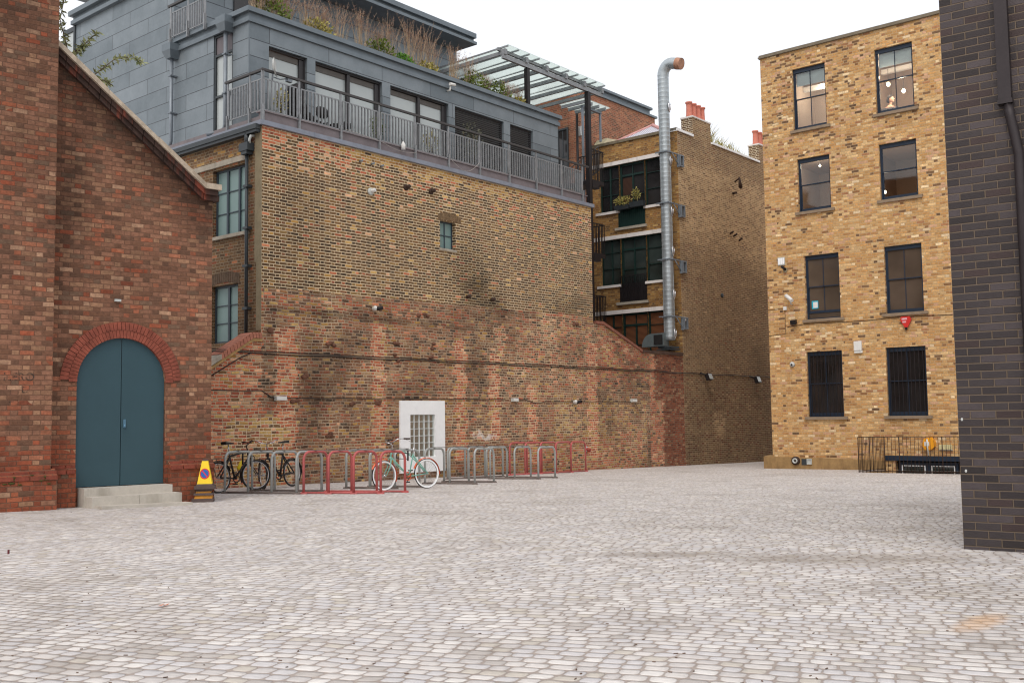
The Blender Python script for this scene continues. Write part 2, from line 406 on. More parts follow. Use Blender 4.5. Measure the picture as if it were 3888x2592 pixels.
M_slate = plain('pale_slate', rgb(190, 190, 202), .6, 0, .12, 8)
M_rubber = plain('black_rubber', rgb(36, 34, 34), .6, 0, .1, 6)
M_steel = plain('spiral_duct_steel', rgb(172, 180, 184), .42, .6, .14, 3)
M_chrome = plain('chrome', rgb(200, 200, 202), .2, .9, .04, 6, bump=0)
M_rust = plain('rusty_steel', rgb(62, 46, 38), .8, .1, .3, 8)
M_plastw = plain('white_plastic', rgb(222, 222, 218), .5, 0, .05, 6)
M_plastg = plain('pale_grey_plastic', rgb(190, 194, 192), .5, 0, .06, 6)
M_dk = plain('dark_void', rgb(26, 24, 24), .8, 0, .1, 3)
M_render = plain('stained_cement_render', rgb(158, 128, 86), .9, 0, .22, 2.2, stain=(.6, rgb(104, 78, 52)))
M_mortarstrip = plain('cement_corner_strip', rgb(140, 128, 104), .95, 0, .16, 5)
M_glassblk = plain('glass_block', rgb(168, 176, 168), .15, 0, .06, 8, spec=.8)
M_glassdk = plain('painted_block_refraction', rgb(126, 118, 106), .12, 0, .2, 14, spec=.8)

def pane(name, col, rough=.05, spec=.6, var=.2, scale=1.2):
    t = NT(name); f, _ = t.noise(t.pos(), scale, 3, .5)
    lo = tuple(c*(1-var) for c in col[:3])+(1,); hi = tuple(min(1, c*(1+var)) for c in col[:3])+(1,)
    t.set(col=t.ramp(f, [(.35, lo), (.65, hi)], 'LINEAR'), rough=rough, spec=spec); MATS[name] = t.mat; return t.mat
G_frost = pane('frosted_teal_glass', rgb(120, 146, 144), .35, .4, .08)
G_dark = pane('dark_window_glass', rgb(40, 38, 38), .04, .5, .5, .8)
G_brown = pane('brown_dim_glass', rgb(84, 72, 62), .05, .5, .25, .9)
G_blind = pane('glass_over_grey_blind', rgb(176, 184, 184), .08, .5, .05, .7)
G_green = pane('greenish_dark_glass', rgb(50, 58, 56), .05, .55, .4, 1.1)
def clear_glass(name, tint=(.92, .94, .93, 1), gl=.01):
    t = NT(name); tr = t.n.new('ShaderNodeBsdfTransparent'); tr.inputs[0].default_value = tint
    g = t.n.new('ShaderNodeBsdfGlossy'); g.inputs['Roughness'].default_value = .03
    fr = t.n.new('ShaderNodeFresnel'); fr.inputs[0].default_value = 1.5; mx = t.n.new('ShaderNodeMixShader')
    t.l.new(t.m('MAXIMUM', t.m('ADD', fr.outputs[0], gl), 0.), mx.inputs[0]); t.l.new(tr.outputs[0], mx.inputs[1]); t.l.new(g.outputs[0], mx.inputs[2])
    t.l.new(mx.outputs[0], t.out.inputs[0]); return t.mat
G_clear = clear_glass('clear_glass')
def frosted():
    t = NT('greenish_canopy_glass'); tl = t.n.new('ShaderNodeBsdfTranslucent'); tl.inputs[0].default_value = (.80, .85, .83, 1)
    tr = t.n.new('ShaderNodeBsdfTransparent'); tr.inputs[0].default_value = (.84, .9, .88, 1)
    gl = t.n.new('ShaderNodeBsdfGlossy'); gl.inputs['Roughness'].default_value = .1
    f, _ = t.noise(t.pos(), 1.3, 4, .6)
    m1 = t.n.new('ShaderNodeMixShader'); m2 = t.n.new('ShaderNodeMixShader')
    t.l.new(t.m('MULTIPLY', f, .8), m1.inputs[0]); t.l.new(tl.outputs[0], m1.inputs[1]); t.l.new(tr.outputs[0], m1.inputs[2])
    m2.inputs[0].default_value = .12; t.l.new(m1.outputs[0], m2.inputs[1]); t.l.new(gl.outputs[0], m2.inputs[2]); t.l.new(m2.outputs[0], t.out.inputs[0]); return t.mat
G_canopy = frosted()
def slat_mat(name, col, dark, h=.05):
    t = NT(name); s = t.sep(t.uv()); f = t.m('FRACT', t.m('DIVIDE', s[1], h))
    t.set(col=t.mix(t.smooth(f, .55, .8), col, dark), rough=.5, spec=.4); t.bump(f, .6, .02); return t.mat
M_orangeblind = slat_mat('orange_brown_blind', rgb(134, 86, 56), rgb(70, 44, 32), .045)
M_brownblind = slat_mat('dark_brown_blind', rgb(84, 58, 46), rgb(48, 34, 30), .045)
def leafm(name, a, b):
    t = NT(name); p = t.pos(); f, _ = t.noise(p, 9, 3, .6)
    oi = t.n.new('ShaderNodeObjectInfo')
    t.set(col=t.ramp(f, [(.3, a), (.7, b)], 'LINEAR'), rough=.6, spec=.3); MATS[name] = t.mat; return t.mat
M_leafg = leafm('green_leaves', rgb(62, 80, 30), rgb(120, 132, 58))
M_leafy = leafm('yellow_green_leaves', rgb(128, 128, 62), rgb(188, 172, 104))
M_leafb = leafm('bright_green_leaves', rgb(56, 104, 30), rgb(110, 156, 56))
M_olive = leafm('olive_grey_leaves', rgb(62, 66, 56), rgb(118, 118, 100))
M_bud = leafm('buddleia_leaves', rgb(110, 122, 82), rgb(178, 180, 136))
M_dry = leafm('dry_seed_heads', rgb(158, 126, 112), rgb(206, 176, 158))
M_straw = leafm('dry_straw', rgb(166, 140, 112), rgb(206, 184, 152))
M_stem = plain('brown_stem', rgb(98, 84, 66), .8)
M_pot = plain('grey_planter', rgb(112, 112, 114), .7, 0, .12)

def msett():
    """block paving: courses of setts with rounded ends"""
    t = NT('grey_sett_paving'); p = t.pos(); sp = t.sep(p)
    a = radians(-20.)
    X = t.m('ADD', t.m('MULTIPLY', sp[0], cos(a)), t.m('MULTIPLY', sp[1], sin(a)))
    Y = t.m('SUBTRACT', t.m('MULTIPLY', sp[1], cos(a)), t.m('MULTIPLY', sp[0], sin(a)))
    _, wc = t.noise(p, 1.1, 2, .5); w = t.sep(wc)
    X = t.m('ADD', X, t.m('MULTIPLY', t.m('SUBTRACT', w[0], .5), .16)); Y = t.m('ADD', Y, t.m('MULTIPLY', t.m('SUBTRACT', w[1], .5), .16))
    bw, bl = .100, .114
    yr = t.m('DIVIDE', Y, bw); row = t.m('FLOOR', yr)
    rw, _ = t.white(t.xyz(row, 1.7, 3.))
    # blocks of three lengths: warp along the course
    wob, _ = t.noise(t.xyz(t.m('MULTIPLY', X, 3.1), t.m('MULTIPLY', row, 7.3), 0.), 1., 1, .5)
    xr = t.m('ADD', t.m('ADD', t.m('DIVIDE', X, bl), t.m('MULTIPLY', rw, 1.)), t.m('MULTIPLY', wob, 1.5))
    col = t.m('FLOOR', xr); fx = t.m('FRACT', xr); fy = t.m('FRACT', yr)
    dx = t.m('MULTIPLY', t.m('MINIMUM', fx, t.m('SUBTRACT', 1., fx)), bl); dy = t.m('MULTIPLY', t.m('MINIMUM', fy, t.m('SUBTRACT', 1., fy)), bw)
    # rounded corners
    R = .034
    qx = t.m('MAXIMUM', t.m('SUBTRACT', R, dx), 0.); qy = t.m('MAXIMUM', t.m('SUBTRACT', R, dy), 0.)
    d = t.m('SUBTRACT', R, t.m('POWER', t.m('ADD', t.m('POWER', qx, 2.), t.m('POWER', qy, 2.)), .5))
    nf, _ = t.noise(p, 60, 3, .65); nf2, _ = t.noise(p, 13, 2, .6); d = t.m('ADD', d, t.m('ADD', t.m('MULTIPLY', t.m('SUBTRACT', nf, .5), .005), t.m('MULTIPLY', t.m('SUBTRACT', nf2, .5), .014)))
    mask = t.smooth(d, .0, .009); dome = t.smooth(d, .0, .03)
    rv, rc = t.white(t.xyz(col, row, 7.7)); r = t.sep(rc)
    G = .985
    c = t.ramp(rv, [(0, rgb(202, 197, 194, G)), (.22, rgb(214, 209, 205, G)), (.48, rgb(206, 203, 203, G)), (.72, rgb(224, 220, 216, G)), (.82, rgb(188, 182, 177, G)), (.94, rgb(200, 193, 183, G))])
    fine, _ = t.noise(p, 220, 3, .7); mid, _ = t.noise(p, 22, 4, .6); bg, _ = t.noise(p, .45, 5, .62)
    b = t.m('MULTIPLY', t.m('ADD', .84, t.m('MULTIPLY', mid, .3)), t.m('ADD', .9, t.m('MULTIPLY', fine, .2)))
    c = t.mix(1., c, t.xyz(b, b, b), 'MULTIPLY')
    jm, _ = t.noise(p, 3, 3, .6)
    jc = t.mix(jm, rgb(146, 133, 125, G), rgb(184, 173, 165, G))
    c = t.mix(mask, jc, c)
    # dirt gathered between setts in patches
    dirt = t.smooth(bg, .50, .70)
    bg2, _ = t.noise(p, 1.6, 5, .65)
    bl = t.m('ADD', .84, t.m('MULTIPLY', bg2, .32)); c = t.mix(1., c, t.xyz(bl, bl, bl), 'MULTIPLY')
    c = t.mix(t.m('MULTIPLY', dirt, t.m('SUBTRACT', .52, t.m('MULTIPLY', dome, .3))), c, rgb(136, 124, 112, G))
    # a rusty smear by the dark building
    def blob(x, y, sx, sy, ang):
        dx_ = t.m('SUBTRACT', sp[0], x); dy_ = t.m('SUBTRACT', sp[1], y); ca, sa = cos(ang), sin(ang)
        e1 = t.m('DIVIDE', t.m('ADD', t.m('MULTIPLY', dx_, ca), t.m('MULTIPLY', dy_, sa)), sx)
        e2 = t.m('DIVIDE', t.m('SUBTRACT', t.m('MULTIPLY', dy_, ca), t.m('MULTIPLY', dx_, sa)), sy)
        q = t.m('ADD', t.m('MULTIPLY', e1, e1), t.m('MULTIPLY', e2, e2))
        return t.smooth(t.m('ADD', q, t.m('MULTIPLY', jm, .8)), 1.5, .1)
    c = t.mix(t.m('MULTIPLY', blob(2.70, 6.08, .46, .13, radians(49)), .75), c, rgb(206, 168, 130))
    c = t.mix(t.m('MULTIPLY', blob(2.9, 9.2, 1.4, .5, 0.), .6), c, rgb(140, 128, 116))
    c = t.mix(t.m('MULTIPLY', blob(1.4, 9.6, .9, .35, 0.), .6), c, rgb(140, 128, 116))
    t.set(col=c, rough=.85, spec=.35)
    t.bump(t.m('ADD', t.m('MULTIPLY', dome, 1.), t.m('ADD', t.m('MULTIPLY', mask, .5), t.m('MULTIPLY', t.m('ADD', mid, fine), .2))), .75, .014)
    return t.mat

# ================================================================== SETTING: ground
g = MB()
for (x0, x1, y0, y1) in ((-160, 160, -120, 240),):
    g.quad([(x0, y0, ground_z(x0, y0)), (x1, y0, ground_z(x1, y0)), (x1, y1, ground_z(x1, y1)), (x0, y1, ground_z(x0, y1))])
# a light well by the yellow building needs a hole, so the sheet is built as strips round it (see below)
def ground_sheet():
    g = MB(); q = lambda u, v: (lambda w: (w.x, w.y, ground_z(w.x, w.y)))(FY.w(u, v, 0))
    A = [-160, 3.75, 9.5, 160]; B = [-130, -2.14, 0.02, 260]
    for i in range(3):
        for j in range(3):
            if i == 1 and j == 1: continue
            g.quad([q(A[i], B[j]), q(A[i+1], B[j]), q(A[i+1], B[j+1]), q(A[i], B[j+1])])
    single('ground', g, msett(), None, None, kind='structure')
ground_sheet()

# ================================================================== window builder
def bars(mb, T, a0, a1, c0, c1, b, cols, rows, w=.022, dep=.03):
    for i in range(1, cols):
        x = a0+(a1-a0)*i/cols; mb.box(x-w/2, x+w/2, b, b+dep, c0, c1, T)
    for j in range(1, rows):
        y = c0+(c1-c0)*j/rows; mb.box(a0, a1, b+.002, b+dep-.002, y-w/2, y+w/2, T)
def rim(mb, T, a0, a1, c0, c1, b0, b1, w):
    mb.box(a0, a0+w, b0, b1, c0, c1, T); mb.box(a1-w, a1, b0, b1, c0, c1, T)
    mb.box(a0+w, a1-w, b0, b1, c1-w, c1, T); mb.box(a0+w, a1-w, b0, b1, c0, c0+w, T)

# ================================================================== THE LONG WALL AND ITS BUILDINGS
def stripes(u, z):
    """red brick strips and repairs in the old lower wall: (red share)"""
    r = 0.
    for uc, w, z0, z1, k in ((.72, .24, .4, 3.7, .85), (3.68, .17, .35, 4.0, .8), (6.75, .17, .3, 3.7, .95), (8.22, .17, .9, 3.3, .8), (9.95, .16, .1, 2.45, .7), (13.1, .22, .2, 3.9, .8), (8.45, .2, 3.3, 4.2, .4)):
        e = abs(u-uc+.05*nz(z*3, uc, 1)+(.05 if int(z/.3) % 2 else -.03))-w
        if z0 < z < z1: r = max(r, min(1, k*1.25)*sstep(.10, .04, e))
    return r
def a_old(x, y, z):
    u = x; n1 = nz(u, z, .5); n2 = nz(u, z, 1.6, 5); n3 = nz(u, z, 4., 9)
    n4 = nz(u, z, 2.6, 15)
    red = .06+.2*max(0, n1)+.3*max(0, n2-.15)+.12*n4; pale = .12+.6*max(0, nz(u, z, .7, 3)+.2*n3); soot = .05+.5*max(-.1, n1+.1)*.8+.3*n2+.15*n4; yel = .1+.3*max(0, nz(u, z, .9, 8))
    if u < .0+.1*n3: red, pale, soot, yel = .95, .3, -.12, .03        # repaired left end
    if z < 1.55 and -.9 < u < .9: red = .5; pale = .75; soot = -.08; yel = .4
    red = max(red, stripes(u, z))
    if stripes(u, z) > .4: soot = -.14+.12*n3; pale = max(pale, .5)
    if 9.2 < u < 12.8 and z > 2.6: red = max(red, .30+.4*n2); pale += .2
    if 8. < u < 12.5 and .9 < z < 3.3: pale += .45*max(0, .4+n2); soot -= .1
    if u > 11. and z < 2. and u < 16.3: yel = .45; pale += .2; soot *= .6
    if 9.5 < u < 16.3 and z < .75+.12*(u-9.5)*.3: red = max(red, .65); yel = .3
    if u > 13.4 and u < 16.9:
        red = max(red, .75*sstep(2.0, 3.4, z+.3*n2)); soot += .1
    dz = abs(z-4.1+.03*u*.3-.04*n3)
    soot += .45*sstep(.12, .03, dz)*sstep(8.5, 6.5, u)          # old drip line of dark bricks
    if 4.22 < z < 4.5 and u < 6.8: red = max(red, .5+.4*n2)
    soot += .35*sstep(1., .1, hypot((u-7.9)/1.9, (z-4.6)/.9)-.25*n2)
    soot += .3*sstep(1., .3, hypot((u-1.9)/1.2, (z-2.6)/1.6)-.4*n2)+.28*sstep(1., .3, hypot((u-7.4)/.5, (z-3.1)/1.2)-.3*n2)+.3*sstep(1., .2, hypot((u-12.3)/1.4, (z-3.6)/.9)-.4*n2)+.25*sstep(1., .2, hypot((u-15.)/1.3, (z-2.8)/.8)-.4*n2)
    soot += .2*sstep(.35, .0, z-(-.05*u*.3))
    # spray of white paint
    wp = sstep(1., .2, hypot((u-7.9)/.9, (z-.95)/.22)-.3*n3)
    wp = max(wp, sstep(1., .2, hypot((u-7.4)/.35, (z-1.05)/.3)-.3*n3))*(.55+.5*nz(u, z, 7, 2))
    pale = max(min(.88, pale), min(1, .88*min(1, wp*3)+.12*wp)); soot = soot*(1-wp)
    if u > 16.55:                                                # dark red end piece
        e = .25*floor(nz(floor(z/.15), 3, 9.1)*2); lim = 16.9+e*.2 if z > 2.0 else 17.45+.1*nz(z, 1, 7)
        if u > lim-.0: red, soot, pale, yel = 1., .56+.15*n1+.1*n2, .0, .0
        else: red, soot, pale, yel = .85, .02, .2, .1
    return (max(0, min(1, red)), max(0, min(1, pale)), max(-.9, min(.85, soot)), max(0, min(1, yel)))
def a_pale(x, y, z):
    u = x; n1 = nz(u, z, .5, 2); n2 = nz(u, z, 1.6, 5)
    top = 8.42-z
    red = .02+.1*max(0, n1)+(.5*sstep(.75, .35, top+.3*n2)*sstep(3.4, 2.2, u) if top < 1 else 0)
    yel = .05+.85*sstep(.42, .2, top+.12*n2)*sstep(2., 3., u)
    if top < .9: red += .14
    soot = .04+.1*n1
    soot += .62*sstep(1., .1, hypot((u-7.9)/1.9, (z-4.6)/1.4)-.25*n2)*sstep(9.0, 8.6, u+.2*n2+.25*(z-5))
    soot += .45*sstep(1., .2, hypot((u-12)/1.6, (z-4.9)/.8)-.4*n2)
    soot += .45*sstep(1., .0, hypot((u-7.0)/1.5, (z-5.8)/1.1)-.2*n2)+.2*sstep(1., 0, hypot((u-1.)/1.5, (z-6.)/2.5)-.3*n2)
    pale = .3+.6*n1
    return (max(0, min(1, red)), max(0, min(.88, pale)), max(0, min(.85, soot)), max(0, min(1, yel)))

# ---- old boundary wall along the ground
ow = Thing('boundary_wall', 'old patched brick wall with red brick strips along the foot of the buildings', 'wall', FM, (0, 0, gz(FM, 0, 0)))
mb = MB(); panel = (4.36, 6.05, .08, 1.98)
def sl_l(u): return 2.70+(u+1.38)*(3.38-2.70)/(1.15) if u < -.23 else 3.38
def sl_r(u):
    if u < 13.75: return 4.56
    if u < 16.1: return 4.56+(u-13.75)*(3.72-4.56)/(2.35)
    return 3.70
mb.patch(TP(), -6.0, -1.38, -1.2, 2.6); mb.patch(TP(), -1.38, 0.0, -1.2, sl_l, step=.1)
pbot = lambda u: 4.6+.0125*u
mb.patch(TP(), 0, panel[0], -1.2, pbot, step=.08); mb.patch(TP(), panel[1], 13.2, -1.2, pbot, step=.08)
mb.patch(TP(), panel[0], panel[1], -1.2, panel[2], step=.08); mb.patch(TP(), panel[0], panel[1], panel[3], pbot, step=.08)
mb.patch(TP(), 13.2, 18.9, -1.2, sl_r, step=.08)
wallm = ow.part('wall_face', mb, M_old, attr=a_old)
mb = MB()      # body and back of the free standing ends
mb.hexa([(13.2, .02, -1.2), (18.88, .02, -1.2), (18.88, .36, -1.2), (13.2, .36, -1.2), (13.2, .02, 3.6), (18.88, .02, 3.6), (18.88, .36, 3.6), (13.2, .36, 3.6)])
mb.hexa([(-6, .02, -1.2), (-.02, .02, -1.2), (-.02, .36, -1.2), (-6, .36, -1.2), (-6, .02, 2.55), (-.02, .02, 2.55), (-.02, .36, 2.55), (-6, .36, 2.55)])
ow.part('wall_back', mb, M_old)
def coping_run(mb, pts, b0, b1, th):
    for (u0, z0), (u1, z1) in zip(pts[:-1], pts[1:]):
        mb.hexa([(u0, b0, z0-th), (u1, b0, z1-th), (u1, b1, z1-th), (u0, b1, z0-th), (u0, b0, z0), (u1, b0, z1), (u1, b1, z1), (u0, b1, z0)])
# brick on edge coping, left slope: individual headers on a cream drip course
mb = MB()
n = 17
for i in range(n):
    t0 = i/n; t1 = (i+.86)/n
    if t0 < .22: continue
    u0, u1 = -1.45+1.45*t0*1.0, -1.45+1.45*t1
    zc = lambda u: min(2.70+(u+1.38)*.62, 3.40)
    mb.hexa([(u0, -.07, zc(u0)), (u1, -.07, zc(u1)), (u1, .38, zc(u1)), (u0, .38, zc(u0)), (u0-.03, -.07, zc(u0)+.13), (u1-.03, -.07, zc(u1)+.13), (u1-.03, .38, zc(u1)+.13), (u0-.03, .38, zc(u0)+.13)])
ow.part('coping_bricks', mb, plain('pink_red_brick_header', rgb(170, 112, 92), .9, 0, .22, 9))
mb = MB(); coping_run(mb, [(-1.5, 2.62), (-.25, 3.395), (-.0, 3.395)], -.045, .36, .07)
ow.part('drip_course', mb, plain('ochre_drip_course', rgb(172, 140, 94), .9, 0, .2, 8))
mb = MB(); coping_run(mb, [(-1.6, 2.70), (-1.12, 2.99)], -.09, .40, .11); coping_run(mb, [(-6, 2.72), (-1.6, 2.72)], -.09, .40, .11)
ow.part('coping_stone', mb, M_stone)
mb = MB()
for (ua, ub) in ((13.35, 16.1),):
    N = 36
    for i in range(N):
        u0 = ua+(ub-ua)*i/N; u1 = ua+(ub-ua)*(i+.88)/N
        mb.hexa([(u0, -.05, sl_r(u0)-.01), (u1, -.05, sl_r(u1)-.01), (u1, .38, sl_r(u1)-.01), (u0, .38, sl_r(u0)-.01), (u0, -.05, sl_r(u0)+.085), (u1, -.05, sl_r(u1)+.085), (u1, .38, sl_r(u1)+.085), (u0, .38, sl_r(u0)+.085)])
ow.part('coping_bricks', mb, plain('dull_red_header', rgb(140, 92, 76), .9, 0, .25, 7))
mb = MB(); mb.box(16.1, 18.86, -.05, .40, 3.70, 3.80); ow.part('coping_stone', mb, plain('dark_sooty_coping', rgb(84, 64, 54), .9, 0, .3, 3))
# pockets and lumps left in the old masonry
mb = MB()
for (u, z, w, h) in ((2.05, 3.35, .26, .5), (4.3, 3.3, .2, .6), (5.6, 3.35, .16, .4), (1.3, 2.55, .18, .1), (.9, 1.95, .3, .06), (2.75, 1.92, .1, .1), (2.0, 1.13, .1, .1), (3.62, 1.93, .1, .1), (5.3, 4.33, .5, .14), (.35, 3.6, .3, .12), (12.2, 4.45, .25, .1)):
    for k in range(4):
        mb.ball((u+random.uniform(-w, w)/2, -.012, z+random.uniform(-h, h)/2), .07, 8, (1.2, .5, .7))
ow.part('masonry_lump', mb, plain('rough_broken_brick', rgb(110, 76, 60), .95, 0, .35, 8), kind='stuff')
# white surround with glass blocks
mb = MB(); T = TP()
u0, u1, z0, z1 = panel; g0, g1, h0, h1 = 4.73, 5.67, .48, 1.61
mb.box(u0, u1, -.05, .1, h1, z1, T); mb.box(u0, u1, -.05, .1, z0, h0, T); mb.box(u0, g0, -.049, .1, h0, h1, T); mb.box(g1, u1, -.049, .1, h0, h1, T)
sur = ow.part('white_surround', mb, M_white)
mb = MB(); nx, nzz = 5, 6
for i in range(nx+1):
    x = g0+(g1-g0)*i/nx; mb.box(x-.005, x+.005, -.008, .03, h0, h1)
for j in range(nzz+1):
    y = h0+(h1-h0)*j/nzz; mb.box(g0, g1, -.006, .03, y-.005, y+.005)
ow.part('block_grid', mb, M_white, sur)
gb = MB(); gd = MB(); cw = (g1-g0)/nx; chh = (h1-h0)/nzz
for i in range(nx):
    for j in range(nzz):
        x = g0+cw*i; y = h0+chh*j; gb.box(x+.009, x+cw-.009, 0.02, .06, y+.008, y+chh-.008)
        gd.box(x+.018, x+cw*(.78-.04*i), .0, .019, y+.02, y+chh-.02)  # dark part of each cell: glass refraction painted as a colour
ow.part('glass_block', gb, M_glassblk, sur, kind='stuff'); ow.part('painted_block_refraction', gd, M_glassdk, sur, kind='stuff')

# ---- middle building
mid = Thing('loft_building', 'brick building with a grey zinc upper floor and a long railed balcony', 'building', FM, (0, 0, .0))
mb = MB(); sw = (5.97, 6.6, 6.22, 7.0, .16)
mb.wall(TP(), 0, 13.2, 4.78, 8.42, [sw]); mb.patch(TP(), 0, 13.2, pbot, 4.78)
mid.part('brick_wall', mb, M_pale, attr=a_pale)
mb = MB(); w1 = (.54, 1.98, 5.98, 7.64, .14); w2 = (.92, 2.0, 3.38, 4.78, .14)
mb.wall(TR(), .02, 9.8, 2.0, 8.42, [w1, w2])
def a_ret(x, y, z):
    v = y; n1 = nz(v, z, .7, 12)
    return (.08+.1*n1, .0, max(0, .1+.2*n1+.1*sstep(6, 4, z)), .25*sstep(7.6, 8.2, z))
mid.part('side_wall', mb, M_ret, attr=a_ret)
mb = MB(); mb.patch(lambda a, b, c: (13.2, a, c), .0, 9.8, 3.0, 8.42); mid.part('side_wall', mb, M_ret, attr=a_ret)
mb = MB(); mb.box(-.014, .0, .0, .26, 5.2, 8.4); mb.box(-.012, .0, .0, .2, 3.6, 5.2)
mid.part('corner_strip', mb, M_mortarstrip)
# dressings
mb = MB(); mb.box(-.05, 0, .5, 3.6, 7.70, 7.83); mid.part('lintel', mb, M_stone)
mb = MB(); mb.box(-.08, .05, .48, 2.08, 5.90, 5.98); mid.part('sill', mb, M_stone)
def arch_soldiers(mb, T, a0, a1, z, h, rise, b0=-.008, n=12):
    for i in range(n):
        t0 = i/n; t1 = (i+.84)/n; A0 = a0+(a1-a0)*t0; A1 = a0+(a1-a0)*t1
        r = lambda t: rise*(1-(2*t-1)**2)
        mb.hexa([T(A0, b0, z+r(t0)), T(A1, b0, z+r(t1)), T(A1, .05, z+r(t1)), T(A0, .05, z+r(t0)), T(A0, b0, z+h+r(t0)), T(A1, b0, z+h+r(t1)), T(A1, .05, z+h+r(t1)), T(A0, .05, z+h+r(t0))])
mb = MB(); arch_soldiers(mb, TP(), 5.9, 6.84, 6.98, .2, .06, n=12); mid.part('window_arch', mb, plain('soldier_brick', rgb(120, 98, 72), .9, 0, .35, 12))
mb = MB(); arch_soldiers(mb, TR(), .86, 2.12, 4.76, .25, .09, n=14); mid.part('window_arch', mb, plain('dark_soldier_brick', rgb(98, 80, 64), .9, 0, .3, 12))
# windows
def sash_window(th, T, a0, a1, c0, c1, b, mf, mg, cols, rows, fw=.05, name='window', mull=None, frame_dep=.06):
    mb = MB(); rim(mb, T, a0, a1, c0, c1, b, b+frame_dep, fw)
    f = th.part(name, mb, mf)
    mb = MB(); mb.box(a0+fw, a1-fw, b+.03, b+.04, c0+fw, c1-fw, T); th.part('pane', mb, mg, f)
    mb = MB(); bars(mb, T, a0+fw, a1-fw, c0+fw, c1-fw, b+.004, cols, rows)
    if mull:
        for x in mull: mb.box(x-.035, x+.035, b-.006, b+.03, c0+fw, c1-fw, T)
    if cols > 1 or rows > 1: th.part('glazing_bars', mb, mf, f)
    return f
sash_window(mid, TR(), w1[0], w1[1], w1[2], w1[3], .1, M_greyf, G_frost, 1, 3, mull=[1.02, 1.5])
sash_window(mid, TR(), w2[0], w2[1], w2[2], w2[3], .1, M_greyf, G_frost, 1, 3, mull=[1.42])
sash_window(mid, TP(), sw[0], sw[1], sw[2], sw[3], .12, M_greyf, G_frost, 2, 2, fw=.035)
mb = MB(); mb.box(5.94, 6.64, -.02, .12, 6.16, 6.22); mid.part('sill', mb, M_stone)
# lead flashing and kerb
mb = MB(); mb.box(-.09, 13.28, -.09, .25, 8.42, 8.53); mb.box(-.09, .25, .252, 9.8, 8.46, 8.53)
for i in range(1, 9): mb.box(1.5*i-.01, 1.5*i+.01, -.097, 0, 8.415, 8.537)
mid.part('lead_flashing', mb, M_lead)
mb = MB(); mb.box(.12, 13.1, .12, .3, 8.53, 8.80); mb.box(.12, .3, .3, 9.7, 8.53, 8.72); mb.box(.08, 13.14, .08, .34, 8.80, 8.83)
mb.box(.3, 13.1, .3, 1.2, 8.5, 8.6)
mid.part('balcony_kerb', mb, M_leadd)
# gutter and rain pipes on the side
mb = MB(); mb.box(-.17, -.05, .02, 9.8, 8.33, 8.44); mb.box(-.14, -.0, .05, 9.8, 8.26, 8.33); mid.part('gutter', mb, M_gutter)
mb = MB(); mb.tube([(-.09, .47, 8.3), (-.09, .47, 8.0)], .06, 10); mb.tube([(-.09, .47, 7.8), (-.09, .47, 3.5)], .042, 10)
mb.box(-.2, 0, .3, .64, 7.86, 8.05); mb.box(-.18, 0, .36, .58, 7.78, 7.86)
for z in (7.0, 6.0, 5.1, 4.1): mb.box(-.14, 0, .38, .56, z, z+.06)
mid.part('downpipe', mb, M_gutter)
mb = MB(); mb.tube([(-.02, .28, 8.22), (-.1, .30, 8.2), (-.12, .32, 8.12), (-.12, .33, 8.02)], .035, 10); mid.part('waste_pipe', mb, M_plastg)
# ---- zinc storey
T = TP(1.0)
Wz = [(.93, 2.13), (2.40, 4.75), (5.06, 7.42), (7.70, 9.95), (10.27, 11.42)]
holes = [(a, b, 8.62, 10.83, .2) for a, b in Wz]
mb = MB(); mb.wall(T, .34, 12.78, 8.5, 11.45, holes, step=2.)
lw = (1.67, 2.50, 8.75, 11.28, .12)
mb.wall(TR(.34), 1.0, 4.35, 8.5, 11.45, [lw], step=2.)
mb.wall(TR(.34), 4.35, 9.72, 8.5, 13.5, [], step=2.)
mb.patch(lambda a, b, c: (12.78, a, c), 1.0, 9.7, 8.5, 11.45, step=2.)
mb.patch(TP(4.35), .34, 11.4, 11.3, 14.35, step=2.)
mb.patch(lambda a, b, c: (11.4, a, c), 4.35, 9.7, 11.3, 14.35, step=2.)
mid.part('zinc_wall', mb, M_zinc)
mb = MB(); mb.box(.37, 12.75, 1.03, 9.7, 11.40, 11.443); mid.part('roof_deck', mb, M_leadd)
# corner seam, reveals
mb = MB(); mb.box(.328, .352, .988, 1.012, 8.5, 11.3); mid.part('corner_seam', mb, M_zincp)
mb = MB()
for (z0, z1, o) in ((11.28, 11.40, .06), (11.52, 11.64, .11), (11.40, 11.52, .02)):
    mb.box(.34-o, 12.78+o, 1.0-o, 1.2, z0, z1); mb.box(.34-o, .55, 1.2, 4.35, z0, z1)
mid.part('cornice', mb, M_zincp)
mb = MB()
for (z0, z1, o) in ((14.33, 14.42, .95), (14.42, 14.56, .80), (14.56, 14.72, .93)):
    mb.box(.2, 11.42+.0, 4.35-o, 9.9, z0, z1)
mid.part('roof_eave', mb, M_zincp)
mb = MB(); mb.box(.22, .6, 5.6, 9.8, 13.46, 13.58); mb.box(.16, .6, 5.6, 9.85, 13.72, 13.86); mb.box(.3, .6, 5.6, 9.8, 13.58, 13.72); mid.part('side_cornice', mb, M_zincp)
mb = MB(); mb.box(.34, .4, 9.72, 10.4, 10.6, 13.46); mid.part('end_glazing', mb, G_blind)
mb = MB(); mb.box(.30, .42, 9.70, 9.78, 10.6, 13.5); mb.box(.30, .42, 10.36, 10.44, 10.6, 13.5); mb.box(.30, .42, 9.78, 10.36, 13.3, 13.44); mid.part('end_glazing_frame', mb, M_gutter)
